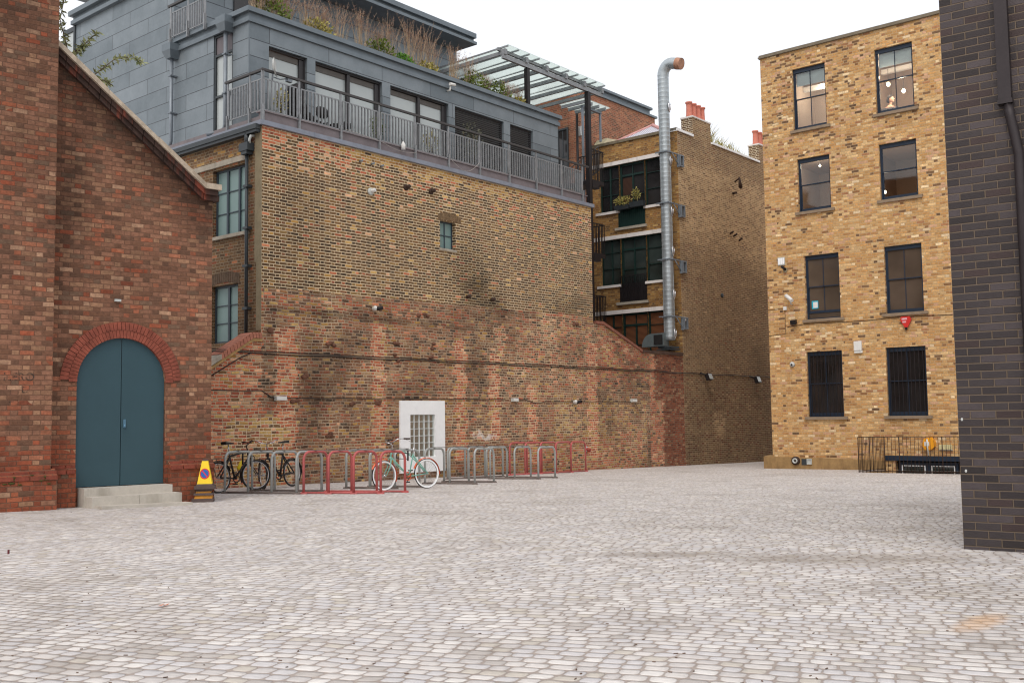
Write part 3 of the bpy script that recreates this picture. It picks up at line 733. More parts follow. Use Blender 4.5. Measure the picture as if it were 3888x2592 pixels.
# zinc storey windows
M_bframe = plain('black_brown_frame', rgb(48, 46, 48), .45, 0, .1, 5)
M_lou = slat_mat('dark_venetian_blind', rgb(116, 118, 120), rgb(40, 40, 42), .06)
for i, (a, b) in enumerate(Wz):
    mb = MB(); rim(mb, T, a, b, 8.62, 10.83, .08, .2, .05)
    if i in (1, 2): mb.box((a+b)/2-.05, (a+b)/2+.05, .06, .2, 8.69, 10.76, T)
    if i in (0, 1, 2): mb.box(b-.19, b-.05, .10, .2, 8.69, 10.76, T)
    f = mid.part('glazed_door', mb, M_bframe)
    mb = MB(); mb.box(a+.07, b-.07, .15, .16, 8.69, 10.76, T)
    if i < 3:
        mid.part('pane', mb, G_blind, f)
        mb = MB(); mb.box(a+.06, b-.2, .13, .145, 10.62, 10.76, T); mid.part('blind_box', mb, plain('warm_grey_head', rgb(92, 88, 84), .6), f)  # narrow grey box across the head of the pane
    else:
        mid.part('venetian_blind', mb, M_lou, f)
        mb = MB()
        for k in range(34):
            z = 8.75+k*.06; mb.hexa([T(a+.07, .05, z), T(b-.07, .05, z), T(b-.07, .11, z+.03), T(a+.07, .11, z+.03), T(a+.07, .05, z+.006), T(b-.07, .05, z+.006), T(b-.07, .11, z+.036), T(a+.07, .11, z+.036)])
        mid.part('blind_slats', mb, plain('grey_slat', rgb(104, 106, 108), .5, .2, .1, 5), f)
mb = MB(); TT = TR(.34); rim(mb, TT, lw[0], lw[1], lw[2], lw[3], .02, .12, .06); mb.box(lw[0]+.06, lw[1]-.06, .02, .12, 10.72, 10.78, TT); mb.box(lw[0]+.06, lw[1]-.06, .02, .12, 9.66, 9.71, TT)
f = mid.part('side_window', mb, M_gutter)
mb = MB(); mb.box(lw[0]+.06, lw[1]-.06, .07, .08, lw[2], 10.72, TT); mid.part('pane', mb, G_blind, f)
mb = MB(); mb.box(lw[0]+.06, lw[1]-.06, .05, .09, 10.78, lw[3]-.06, TT); mid.part('transom_panel', mb, plain('mauve_grey_panel', rgb(108, 102, 106), .6, 0, .08, 3), f)
# hoppers and downpipes on zinc side
for vv, zt, zb, vb in ((4.22, 11.45, 8.75, 4.5), (1.78, 11.55, 8.72, 2.25)):
    mb = MB(); x = .2
    mb.hexa([(x-.1, vv-.11, zt-.38), (x+.14, vv-.11, zt-.38), (x+.14, vv+.11, zt-.38), (x-.1, vv+.11, zt-.38), (x-.17, vv-.2, zt-.18), (x+.14, vv-.2, zt-.18), (x+.14, vv+.2, zt-.18), (x-.17, vv+.2, zt-.18)])
    mb.box(x-.17, x+.14, vv-.2, vv+.2, zt-.18, zt)
    h = mid.part('rain_hopper', mb, M_zincp)
    mb = MB(); mb.tube([(x, vv, zt-.38), (x, vv, zb+.12), (x, vv+.03, zb+.03), (x, vv+.12, zb-.02), (x-.05, vb, zb-.04), (x-.15, vb+.1, zb-.07)], .05, 12)
    for z in (9.6, 10.6): mb.box(x-.06, x+.14, vv-.07, vv+.07, z, z+.03)
    mid.part('downpipe', mb, M_pipe, h)
# balcony railing: posts, handrail, bays of balusters
def railing(th, posts, z0, zr, zf, T, name='balcony_railing', zp=None, hr_ext=(0, 0), gap=.105, low=.06):
    mb = MB(); mb.box(posts[0]-hr_ext[0], posts[-1]+hr_ext[1], -.035, .035, zr, zr+.055, T)
    r = th.part(name, mb, M_raild)
    for p in posts:
        mb = MB(); mb.box(p-.028, p+.028, -.012, .012, zf, zr, T); mb.box(p-.02, p+.02, -.045, .03, zf-.02, zf+.4, T)
        th.part('post', mb, M_rail, r)
    for a, b in zip(posts[:-1], posts[1:]):
        mb = MB(); a += .06; b -= .06; n = max(2, int((b-a)/gap))
        for k in range(n+1):
            x = a+(b-a)*k/n; mb.box(x-.012, x+.012, -.022, .022, z0+low, zr-.2, T)
        mb.box(a, b, -.01, .01, z0+low-.03, z0+low, T); mb.box(a, b, -.01, .01, zr-.2, zr-.17, T)
        th.part('baluster_bay', mb, M_rail, r)
    return r
zr = 9.78
railing(mid, [.07, 1.16, 2.48, 3.80, 5.12, 6.45, 7.77, 9.11, 10.43, 11.74, 12.88], 8.80, zr, 8.56, TP(.10), hr_ext=(.02, .35))
railing(mid, [.10, .62, 1.52], 8.80, zr, 8.56, TR(.10), hr_ext=(.0, .1))
railing(mid, [2.68, 3.45, 4.28], 11.62, 12.5, 11.50, TR(.2), name='terrace_railing', hr_ext=(.3, .1))
railing(mid, [5.6, 7.0, 8.4, 9.8, 11.2, 12.6], 11.5, 12.02, 11.5, TP(1.75), name='terrace_railing', low=.02, gap=.13)
# dark window in terrace wall
mb = MB(); mb.box(2.2, 3.2, 4.30, 4.36, 11.5, 13.6); mid.part('terrace_door', mb, G_dark)
# low cladding panel at balcony end
mb = MB(); mb.box(12.92, 13.06, .3, .42, 8.8, 9.6); mid.part('end_panel', mb, M_zincp)

# ---- brown end building with green windows
eb = Thing('end_building', 'tall brown brick building with chimney stacks and bottle green windows', 'building', FM, (18.9, 0, -.3))
def a_brown(x, y, z):
    u = x; n1 = nz(u, z, .35, 21); n2 = nz(u, z, 1.3, 4)
    pale = sstep(11.25, 11.1, z)*sstep(7.6, 9.2, z+.8*n1+.15*(u-19)) ; pale = .3+.7*pale
    soot = -.04+.15*n1+.1*n2+.22*sstep(8.6, 7.4, z+.6*n1)+.25*sstep(5, 1., z+n1)
    if z > 11.25: soot += .14
    soot += .2*sstep(1., .2, hypot((u-25)/1.2, (z-3.5)/2.5))
    wash = sstep(1., .3, hypot((u-25.3)/1.5, (z-9.6)/1.7)-.3*n2)
    soot -= .25*wash; pale = max(pale, wash*.8)
    red = .2*sstep(4, 2, z)+.2*max(0, n1)
    if hypot((u-21.4)/.35, (z-1.2)/.6) < 1+n2: soot -= .25; pale = .7
    if u < 19.12 : soot -= .1
    return (max(0, min(1, red)), max(0, min(.88, pale)), max(0, min(.75, soot)), .05+.85*max(0, pale-.35))
mb = MB(); mb.patch(TP(), 18.9, 60, -2, 12.2, step=.25)
mb.patch(TP(), 20.07, 21.48, 12.2, 12.99, step=.25); mb.patch(TP(), 25.65, 27.1, 12.2, 13.0, step=.25)
mb.quad([(18.9, 0, 12.2), (60, 0, 12.2), (60, 12, 12.2), (18.9, 12, 12.2)])
eb.part('brown_wall', mb, M_brown, attr=a_brown)
# green window face at u=18.9, facing -u
def a_gf(x, y, z): return (0, 0, .08+.15*nz(y, z, .8, 6)+.18*sstep(9.5, 5, z), .2)
TG = TR(18.9); holes = []
lev = [(9.54, 11.36, 8.84), (6.62, 8.42, 5.90), (3.66, 5.46, 2.94)]
for zs, zt, zj in lev: holes += [(.78, 1.5, zs, zt, .16), (1.5, 2.68, zj, zt, .16), (2.68, 3.62, zs, zt, .16)]
mb = MB(); mb.wall(TG, 0, 4.2, 1.5, 12.22, holes, step=.3); eb.part('end_wall', mb, M_green, attr=a_gf)
mb = MB(); mb.box(-.06, .35, 0, 4.2, 12.22, 12.33, lambda a, b, c: (18.9+a, b, c)); eb.part('parapet_coping', mb, plain('grey_brown_coping', rgb(118, 108, 90), .9, 0, .2, 4))
mb = MB(); mb.box(18.84, 20.05, -.06, .3, 12.2, 12.29); mb.box(21.5, 25.63, -.06, .3, 12.2, 12.28); mb.box(27.12, 40, -.06, .3, 12.2, 12.28); eb.part('coping_strip', mb, M_white)
for zs, zt, zj in lev:
    mb = MB(); mb.box(.70, 4.2, -.04, .06, zt, zt+.15, TG); eb.part('white_band', mb, M_cream)
    mb = MB(); mb.box(2.66, 3.78, -.07, .06, zs-.1, zs, TG); eb.part('sill', mb, M_cream); mb = MB(); mb.box(.72, 1.54, -.07, .06, zs-.1, zs, TG); eb.part('sill', mb, M_cream)
    mb = MB(); mb.box(1.42, 2.86, -.1, .06, zj-.1, zj, TG); eb.part('door_sill', mb, M_stone)
    b = .1; mb = MB()
    rim(mb, TG, 2.68, 3.62, zs, zt, b, b+.06, .05); rim(mb, TG, .78, 1.5, zs, zt, b, b+.06, .05)
    rim(mb, TG, 1.5, 2.68, zj, zt, b-.01, b+.06, .08)
    mb.box(3.12, 3.18, b, b+.05, zs, zt, TG); mb.box(2.06, 2.12, b-.005, b+.05, zj, zt-.45, TG); mb.box(1.58, 2.6, b-.005, b+.05, zt-.5, zt-.42, TG)
    mb.box(2.08, 2.11, b, b+.05, zt-.42, zt-.08, TG)
    for zz in ((zs+zt)/2-.25, (zs+zt)/2+.38):
        mb.box(2.73, 3.12, b+.005, b+.04, zz, zz+.025, TG); mb.box(3.18, 3.57, b+.005, b+.04, zz, zz+.025, TG); mb.box(.83, 1.45, b+.005, b+.04, zz, zz+.025, TG)
    mb.box(1.58, 2.06, b+.005, b+.04, zs+.55, zs+.575, TG); mb.box(2.12, 2.6, b+.005, b+.04, zs+.55, zs+.575, TG)
    f = eb.part('green_window', mb, M_greenf)
    gm = {9.54: G_dark, 6.62: G_green}.get(zs, M_orangeblind)
    mb = MB(); mb.box(.8, 3.6, b+.045, b+.05, zs+.02, zt-.02, TG); mb.box(1.52, 2.66, b+.043, b+.052, zj+.02, zs+.02, TG); eb.part('pane', mb, gm, f)
    if zs == 9.54:
        mb = MB(); mb.box(2.14, 2.58, b+.036, b+.044, zs, zt-.55, TG); eb.part('roller_blind', mb, M_brownblind, f, label='brown slatted blind')
    # juliet balcony
    mb = MB(); n = 13
    for k in range(n+1):
        x = 1.5+1.2*k/n; mb.box(x-.012, x+.012, -.05, -.03, zj, zs+.28 if zs < 9 else zs+.02, TG)
    mb.box(1.48, 2.72, -.06, -.02, (zs+.28 if zs < 9 else zs+.02), (zs+.31 if zs < 9 else zs+.05), TG); mb.box(1.48, 2.72, -.06, -.02, zj+.02, zj+.05, TG); mb.box(1.5, 2.7, -.02, -.005, zj+.03, zs, TG)
    eb.part('juliet_balcony', mb, M_black if zs < 9 else M_greenf)
# chimneys
def chimney(u0, u1, d, zt, npots, us):
    mb = MB(); mb.patch(TR(u0), 0, d, 12.2, zt, step=.3); mb.patch(TP(d), u0, u1, 12.2, zt, step=.3); mb.patch(lambda a, b, c: (u1, a, c), 0, d, 12.2, zt, step=.3)
    c = eb.part('chimney_stack', mb, M_chim, attr=lambda x, y, z: (0, .85, 0, 0))
    mb = MB(); mb.box(u0-.03, u1+.03, -.03, d+.03, zt, zt+.06); eb.part('chimney_cap', mb, M_cream, c)
    for k in range(npots):
        mb = MB(); x = us[0]+(us[1]-us[0])*k/max(1, npots-1)
        mb.lathe([(.12, 0), (.135, .04), (.118, .1), (.105, .45), (.11, .55), (.14, .57), (.14, .62), (.10, .62), (.095, .3)], (x, d*.5, zt+.06), 16)
        eb.part('chimney_pot', mb, M_terra, c)
chimney(20.07, 21.48, .5, 12.99, 4, (20.27, 21.28)); chimney(25.65, 27.1, .48, 13.0, 4, (25.85, 26.9))
# hipped roof behind the parapet
mb = MB(); A, B_, C_, D_ = (19.15, 3.45, 12.28), (19.15, .5, 12.28), (24, .5, 12.28), (24, 3.45, 12.28); E1, E2 = (20.4, 2.0, 13.12), (23, 2.0, 13.12)
mb.quad([A, B_, E1]); mb.quad([B_, C_, E2, E1]); mb.quad([C_, D_, E2]); mb.quad([D_, A, E1, E2])
rf = eb.part('hipped_roof', mb, slat_mat('pale_slate_courses', rgb(196, 196, 206), rgb(140, 138, 150), .13))
mb = MB(); mb.tube([A, E1], .06, 8); mb.tube([B_, E1], .08, 8); mb.tube([E1, E2], .06, 8); eb.part('ridge_tiles', mb, M_ridge, rf)
mb = MB(); mb.hexa([(18.95, 3.35, 12.3), (18.95, 3.95, 12.3), (20, 3.95, 12.3), (20, 3.35, 12.3), (19.2, 3.4, 12.62), (19.2, 3.9, 12.62), (20, 3.9, 12.7), (20, 3.4, 12.7)]); eb.part('roof_hatch', mb, plain('cream_board', rgb(206, 196, 164), .8))
mb = MB(); mb.hexa([(24.1, .6, 12.25), (25.6, .6, 12.25), (25.6, 3, 12.25), (24.1, 3, 12.25), (24.1, 1.8, 12.9), (25.6, 1.8, 12.9), (25.6, 1.9, 12.9), (24.1, 1.9, 12.9)]); eb.part('dormer', mb, plain('cream_board2', rgb(214, 206, 180), .8))
# roof vegetation tuft
def blades(mb, c, n, h, spread, w=.012, bend=.25):
    for _ in range(n):
        a = random.uniform(0, 2*pi); r = random.uniform(0, spread); x, y = c[0]+r*cos(a), c[1]+r*sin(a); H = h*random.uniform(.6, 1.1)
        dx, dy = random.gauss(0, bend)*H, random.gauss(0, bend)*H; q = random.uniform(0, pi); wx, wy = w*cos(q), w*sin(q)
        mb.quad([(x-wx, y-wy, c[2]), (x+wx, y+wy, c[2]), (x+dx*.4+wx*.7, y+dy*.4+wy*.7, c[2]+H*.6), (x+dx*.4-wx*.7, y+dy*.4-wy*.7, c[2]+H*.6)])
        mb.quad([(x+dx*.4-wx*.7, y+dy*.4-wy*.7, c[2]+H*.6), (x+dx*.4+wx*.7, y+dy*.4+wy*.7, c[2]+H*.6), (x+dx, y+dy, c[2]+H)])
mb = MB()
for k in range(16): blades(mb, (21.6+k*.26, .25+random.uniform(0, .4), 12.25), 26, .8-.035*k, .2, .016, .4)
single('roof_grass', mb, M_leafy, None, None, FM, (23, .5, 12.2), kind='stuff')

# ---- red brick building behind, with zinc coping
rb = Thing('red_brick_building', 'red brick building with a zinc coping rising behind the glass canopy', 'building', FM, (18.4, 4.9, -.4))
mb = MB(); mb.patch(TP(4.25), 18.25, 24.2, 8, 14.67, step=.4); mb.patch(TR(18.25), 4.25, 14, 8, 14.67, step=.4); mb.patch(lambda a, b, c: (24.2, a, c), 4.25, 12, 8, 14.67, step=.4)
rb.part('brick_wall', mb, M_redb, attr=lambda x, y, z: (0, 0, .1+(.5 if x < 18.4 and y > 4.3 else 0)+.2*nz(x+y, z, .7), 0))  # face towards the canopy darkened in its colour, painting in the shade
mb = MB(); mb.box(18.15, 24.3, 4.17, 6, 14.67, 14.76); mb.box(18.1, 23.8, 4.25, 6, 14.76, 14.95); mb.box(18.0, 23.85, 4.13, 6, 14.95, 15.05)
mb.box(12.6, 18.2, 7.0, 9, 14.5, 15.1); mb.box(12.5, 18.2, 6.9, 9, 15.1, 15.22)
rb.part('zinc_coping', mb, M_zincp)
mb = MB(); T = TR(18.25); rim(mb, T, 4.62, 5.18, 10.6, 13.1, -.04, .04, .07); mb.box(4.69, 5.11, -.02, .02, 11.9, 11.96, T); mb.box(4.88, 4.92, -.02, .02, 10.6, 13.0, T); dr = rb.part('door', mb, M_gutter)
mb = MB(); mb.box(4.69, 5.11, -.01, .0, 10.6, 13.03, T); rb.part('door_pane', mb, G_dark, dr)
mb = MB(); mb.tube([(18.2, 4.15, 8.5), (18.2, 4.15, 13.6)], .05, 8); rb.part('drainpipe', mb, M_black)
mb = MB(); mb.hexa([(18.38, 4.1, 12.7), (18.55, 4.1, 12.7), (18.55, 4.25, 12.7), (18.38, 4.25, 12.7), (18.33, 4.1, 13.0), (18.6, 4.1, 13.0), (18.6, 4.25, 13.0), (18.33, 4.25, 13.0)]); mb.box(18.4, 18.53, 4.12, 4.25, 13.0, 13.1); rb.part('wall_lantern', mb, M_plastw)
mb = MB(); mb.box(9., 18.2, 9.5, 14., -1.5, 11.2); rb.part('rear_block', mb, M_redb)

# ---- glass canopy on the roof terrace
cp = Thing('glass_canopy', 'steel and glass roof canopy standing over the terrace on black posts', 'canopy', FM, (14.82, 1.2, gz(FM, 14.8, 1.2)))
mb = MB(); mb.box(10.17, 15.68, 1.14, 1.24, 12.99, 13.13); cp.part('front_beam', mb, M_rail)
mb = MB(); mb.box(10.1, 15.68, 1.30, 1.38, 13.27, 13.37); cp.part('purlin', mb, M_rail)
for k in range(6):
    u = 10.2+k*1.08; mb = MB(); mb.box(u, u+.06, 1.1, 4.8, 13.14, 13.26); mb.box(u-.03, u+.09, 1.09, 1.24, 13.12, 13.30); cp.part('rafter', mb, M_rail)
for k in range(10):
    u = 10.22+k*.54; mb = MB(); mb.hexa([(u, 1.0, 13.40), (u+.52, 1.0, 13.40), (u+.52, 4.8, 13.31), (u, 4.8, 13.31), (u, 1.0, 13.42), (u+.52, 1.0, 13.42), (u+.52, 4.8, 13.33), (u, 4.8, 13.33)])
    cp.part('glass_sheet', mb, G_canopy)
mb = MB()
for k in range(11):
    u = 10.20+k*.54; mb.box(u-.012, u+.012, .97, 4.8, 13.335, 13.385)
cp.part('glazing_bars', mb, M_rail)
mb = MB(); mb.box(14.74, 14.90, 1.12, 1.28, gz(FM, 14.8, 1.2)-.1, 12.99); cp.part('post', mb, M_black)
mb = MB(); mb.box(11.38, 11.52, 1.16, 1.30, 11.4, 12.99); cp.part('post', mb, M_black)
# smaller lower canopy and its frame by the brick wall
c2 = Thing('small_canopy', 'small low glass canopy on a thin grey frame in front of the red brick wall', 'canopy', FM, (17.6, 4.2, 8.))
mb = MB()
mb.box(17.28, 17.35, 3.2, 3.27, 8., 13.42); mb.box(18.46, 18.53, 3.2, 3.27, 12.3, 13.42); mb.box(17.28, 18.53, 3.18, 3.29, 13.42, 13.5); c2.part('frame', mb, M_pipe)
mb = MB(); mb.box(17.0, 18.7, 2.9, 4.1, 13.62, 13.65); c2.part('glass_sheet', mb, G_canopy)
mb = MB()
for k in range(4): mb.box(17.1+.45*k, 17.16+.45*k, 2.95, 4.1, 13.5, 13.62)
c2.part('rafter', mb, M_rail)
# fire escape landings on the black post
for i, (za, zb) in enumerate(((9.85, 10.93), (7.25, 8.28), (4.75, 5.72))):
    L = ('topmost', 'middle', 'lowest')[i]
    fe = Thing('escape_landing', L+' of the three small black iron landings beside the black post', 'fire escape', FM, (15.2, 1.15, za), 'iron landings on the black post')
    mb = MB(); mb.box(14.92, 15.62, 1.12, 2.2, za-.14, za); mb.box(14.9, 15.3, 1.1, 1.3, za-.3, za-.14); fe.part('platform', mb, M_black)
    mb = MB()
    for k in range(8): mb.box(14.93+.095*k, 14.95+.095*k, 1.14, 1.16, za, zb)
    for k in range(9): mb.box(15.6, 15.62, 1.14+.12*k, 1.16+.12*k, za, zb)
    mb.box(14.92, 15.63, 1.13, 1.17, zb, zb+.03); mb.box(15.59, 15.63, 1.17, 2.2, zb, zb+.03); fe.part('iron_rails', mb, M_black)
# sloping stair by the terrace
st = Thing('iron_stair', 'thin iron stair with sloping rails behind the end of the balcony', 'stairs', FM, (16.4, 2., 9.4))
mb = MB()
for k in range(14):
    a = k/13; mb.tube([(14.6+2.4*a, 2.3, 9.2+1.5*a), (14.6+2.4*a, 2.3, 10.1+1.5*a)], .012, 5)
mb.tube([(14.4, 2.3, 10.0), (17.0, 2.3, 11.65)], .02, 6); mb.tube([(14.4, 2.3, 9.1), (17.0, 2.3, 10.75)], .03, 6); mb.tube([(14.2, 1.9, 9.8), (16.6, 1.9, 11.3)], .016, 6)
st.part('rails', mb, M_raild)

# ---- ventilation duct
dc = (18.32, .20)
du = Thing('vent_duct', 'tall galvanised spiral duct with an elbow at the top on the end wall', 'duct', FM, (dc[0], dc[1], 4.0))
pts = [(dc[0], dc[1], 4.25)]; rr = [.215]; z = 4.25
mb = MB(); P = []; R_ = []
while z < 14.15:
    P += [(dc[0], dc[1], z), (dc[0], dc[1], z+.125), (dc[0], dc[1], z+.14), (dc[0], dc[1], z+.155)]; R_ += [.207, .207, .2115, .207]; z += .17
mb.tube(P, R_, 28); du.part('duct_pipe', mb, M_steel)
mb = MB(); P = []
for k in range(8):
    a = k/7*radians(98); P.append((dc[0], dc[1]-.33+.33*cos(a), 14.2+.42*sin(a)))
P.append((dc[0], dc[1]-.62, 14.55)); mb.tube(P, .212, 24, caps=False)
du.part('elbow', mb, M_steel)
mb = MB(); mb.tube([(dc[0], dc[1]-.60, 14.556), (dc[0], dc[1]-.80, 14.50)], [.222, .215], 24, caps=False); mb.tube([(dc[0], dc[1]-.60, 14.556), (dc[0], dc[1]-.79, 14.50)], [.205, .2], 24)
du.part('outlet', mb, plain('rusty_outlet', rgb(176, 132, 108), .6, .4, .25, 8))
for z in (11.25, 9.33, 7.22, 5.10):
    mb = MB(); mb.lathe([(.222, 0), (.235, 0), (.235, .05), (.222, .05)], (dc[0], dc[1], z), 24)
    mb.box(dc[0]-.05, dc[0]+.58, dc[1]-.27, dc[1]-.235, z, z+.04); mb.box(dc[0]-.05, dc[0]+.58, dc[1]+.235, dc[1]+.27, z, z+.04)
    mb.box(dc[0]-.28, dc[0]-.23, dc[1]-.27, dc[1]+.27, z, z+.04)
    mb.tube([(dc[0]+.1, dc[1]-.25, z), (dc[0]+.58, dc[1]-.25, z-.42)], .02, 6)
    mb.box(dc[0]+.5, dc[0]+.57, dc[1]-.3, dc[1]-.2, z-.45, z+.02)
    rim(mb, lambda a, b, c: (18.9+a, -.02-b, c), -.02, .26, z-.42, z+.03, -.0, .1, .05)
    du.part('wall_bracket', mb, M_pipe)
for z in (13.0, 10.95, 9.05, 7.55, 5.95, 4.5):
    mb = MB(); a = radians(200); cx, cy = dc[0]+.19*cos(radians(-70)), dc[1]+.19*sin(radians(-70))
    TT = lambda x, y, zz, cx=cx, cy=cy, z=z: (cx+zz*cos(radians(-70))-x*sin(radians(-70)), cy+zz*sin(radians(-70))+x*cos(radians(-70)), z+y)
    mb.lathe([(.15, .0), (.15, .03), (.12, .035), (.04, .045)], n=20, T=lambda x, y, zz, TT=TT: TT(x, y*1.35, zz)); mb.tube([TT(-.02, -.12, .06), TT(0, 0, .07), TT(.0, .12, .06)], .012, 6)
    du.part('access_hatch', mb, M_chrome)
mb = MB()   # fan box at the foot
mb.box(18.0, 18.62, -.02, .52, 3.95, 4.02); mb.box(17.95, 18.65, -.03, .55, 3.88, 3.92)
du.part('support_shelf', mb, M_gutter)
fan = Thing('duct_fan', 'grey fan box with curved housing on the wall beside the foot of the spiral duct', 'fan', FM, (18.2, .7, 3.95))
mb = MB(); pr = [(0, 0)]; N = 10
for sgn in (0,):
    A = [(0.45+.45*cos(pi/2+pi/2*k/N), .02+.46*sin(pi/2+pi/2*k/N)) for k in range(N+1)]
    prof = [(1.05, .0), (1.05, .48)]+[(a+.15, b) for a, b in A]
    i0 = len(mb.v); n = len(prof)
    for u in (17.95, 18.4):
        for a, b in prof: mb.v.append((u, .25+a, 4.02+b))
    mb.f.append(tuple(range(i0, i0+n))[::-1]); mb.f.append(tuple(range(i0+n, i0+2*n)))
    for k in range(n): mb.f.append((i0+k, i0+(k+1) % n, i0+n+(k+1) % n, i0+n+k))
mb2 = MB()
for q in mb.v: mb2.v.append((q[0], .25+(1.05-(q[1]-.25))*1.0-.35+.25, q[2]))
mb2.f = mb.f
mb = MB(); i0 = 0
prof = [(.10, 0), (.10, .48), (.62, .48)]+[(.62+.42*sin(pi/2*k/N), .48*cos(pi/2*k/N)) for k in range(1, N+1)]
n = len(prof)
for u in (17.92, 18.3):
    for a, b in prof: mb.v.append((u, .12+a, 4.03+b))
mb.f.append(tuple(range(n))[::-1]); mb.f.append(tuple(range(n, 2*n)))
for k in range(n): mb.f.append((k, (k+1) % n, n+(k+1) % n, n+k))
fan.part('housing', mb, plain('grey_fan_housing', rgb(112, 122, 124), .45, .4, .12, 4))
mb = MB(); mb.box(17.88, 17.92, .26, .62, 4.1, 4.45); fan.part('inlet_grille', mb, M_dk)

# ================================================================== LEFT GABLE BUILDING
lb = Thing('gable_building', 'brown red brick building with a sloping stone-coped gable and an arched door', 'building', FL, (0, 0, .1))
def a_left(x, y, z):
    u = x; n1 = nz(u, z, .6, 31); n2 = nz(u, z, 1.8, 7)
    red = .03+.1*n1+.06*sstep(.1, .5, n2)+.7*sstep(1.35, .75, z+.35*n2)+(.3*sstep(1.6, .9, z) if u < -2.2 else 0)
    soot = .12+.3*n1+.2*n2+.1*nz(u, z, 5, 3)
    if u > -2.65 and y > -.05:
        d = gtop(u)-z; soot += .6*sstep(1.3, .0, d+.3*n2)
        soot += .35*sstep(.5, .0, abs(u+2.35-.12*(6-z)*.2)-.1*n2)*sstep(4.3, 5, z)*sstep(6.6, 6.2, z)
    soot += .25*sstep(.35, .0, z-.1)
    soot += .28*sstep(5, 8, z+n1)
    soot -= .12*sstep(1.2, 2.2, z)*sstep(4.5, 3.2, z)
    if z < .8: soot += .12*n2+.05
    return (max(0, min(1, red)), 0, max(-.15, min(.8, soot)), 0)
def gtop(u):
    if u > -.10: return 5.60
    return 5.60+(-.10-u)*(7.62-5.60)/(2.55)
doorL, doorR, doorB, spring = -2.19, -.70, .45, 2.2
ra = (doorR-doorL)/2; cx_ = (doorL+doorR)/2; rise = 2.95-spring
def arch(u): t = max(-1, min(1, (u-cx_)/ra)); return spring+rise*sqrt(max(0, 1-t*t))
mb = MB(); T = TP()
mb.patch(T, -2.68, doorL, -1, gtop, step=.12); mb.patch(T, doorR, .14, -1, gtop, step=.12)
mb.patch(T, doorL, doorR, arch, gtop, step=.06); mb.patch(T, doorL, doorR, -1, doorB, step=.2)
for i in range(48):     # arch reveal
    a, b = doorL+(doorR-doorL)*i/48, doorL+(doorR-doorL)*(i+1)/48; mb.quad([T(a, 0, arch(a)), T(b, 0, arch(b)), T(b, .14, arch(b)), T(a, .14, arch(a))])
for a in (doorL, doorR): mb.quad([T(a, 0, doorB), T(a, .14, doorB), T(a, .14, spring), T(a, 0, spring)])
mb.patch(lambda a, b, c: (.14, a, c), 0, 6, -1, 5.6, step=.3)
lb.part('gable_wall', mb, M_left, attr=a_left)
mb = MB(); mb.patch(TP(-.3), -12, -2.66, -1, 14, step=.15); mb.patch(lambda a, b, c: (-2.66, a, c), -.3, 5, -1, 14, step=.15)
lb.part('tall_wall', mb, M_left, attr=a_left)
def a_pl(x, y, z): return (.9, 0, .12+.25*nz(x, z, 1.5, 3)+.25*nz(x, z, .5, 9), 0)
mb = MB()
for (x0, x1, b0) in ((-12, -2.60, -.42), (-2.6, doorL-.02, -.10), (doorR+.06, .16, -.10)):
    mb.wall(TP(b0), x0, x1, -1, .70 if x0 < -3 else .76, step=.12)
    zt = .70 if x0 < -3 else .76
    mb.quad([(x0, b0, zt), (x1, b0, zt), (x1, b0+.14, zt+.10), (x0, b0+.14, zt+.10)])
    for xx in (x0, x1): mb.quad([(xx, b0, -1), (xx, b0+.2, -1), (xx, b0+.2, zt), (xx, b0, zt)]); mb.quad([(xx, b0, zt), (xx, b0+.14, zt), (xx, b0+.14, zt+.1)])
lb.part('plinth', mb, M_left, attr=a_pl)
M_pc = plain('worn_red_plinth_brick', rgb(136, 70, 54), .9, 0, .34, 7, stain=(.75, rgb(84, 66, 50)))
for (x0, x1, b0, zt) in ((-12, -2.59, -.44, .70), (-2.58, doorL-.03, -.125, .76), (doorR+.07, .17, -.125, .76)):
    x = x0; mb = MB()       # projecting bullnose courses on the plinth
    while x < x1-.03:
        w = min(.215, x1-x); mb.box(x, x+w-.01, b0+random.uniform(-.006, .006), b0+.15, zt-.07, zt-.005); mb.box(x+.0, x+w-.012, b0+.05+random.uniform(-.006, .006), b0+.15, zt+.005, zt+.065); x += .225
    lb.part('plinth_course', mb, M_pc)
mb = MB()       # moss on plinth
for k in range(60): mb.ball((random.uniform(-6, -2.7), -.43, .62+random.uniform(-.05, .12)), random.uniform(.02, .045), 6, (1.6, .4, .5))
lb.part('moss', mb, plain('dark_moss', rgb(74, 74, 34), .95, 0, .3, 20), kind='stuff')
# coping: stone on corbelled red band
mb = MB(); pts = [(-2.66, 7.80), (-.06, 5.76), (.24, 5.76)]
for (ua, za), (ub, zb) in zip(pts[:-1], pts[1:]):
    n = max(1, int(hypot(ub-ua, zb-za)/.95))
    for i in range(n):
        x0 = ua+(ub-ua)*i/n; y0 = za+(zb-za)*i/n; x1 = ua+(ub-ua)*(i+.992)/n; y1 = za+(zb-za)*(i+.992)/n
        mb.hexa([(x0, -.17, y0-.10), (x1, -.17, y1-.10), (x1, .35, y1-.10), (x0, .35, y0-.10), (x0, -.17, y0-.012*(i % 2)), (x1, -.17, y1-.012*(i % 2)), (x1, .35, y1), (x0, .35, y0)])
lb.part('coping_stone', mb, plain('lichened_coping_stone', rgb(182, 168, 150), .95, 0, .2, 9, stain=(.4, rgb(116, 102, 86))))
M_band = plain('sooty_red_corbel', rgb(64, 48, 42), .9, 0, .35, 5, stain=(.9, rgb(150, 74, 54)))
mb = MB()
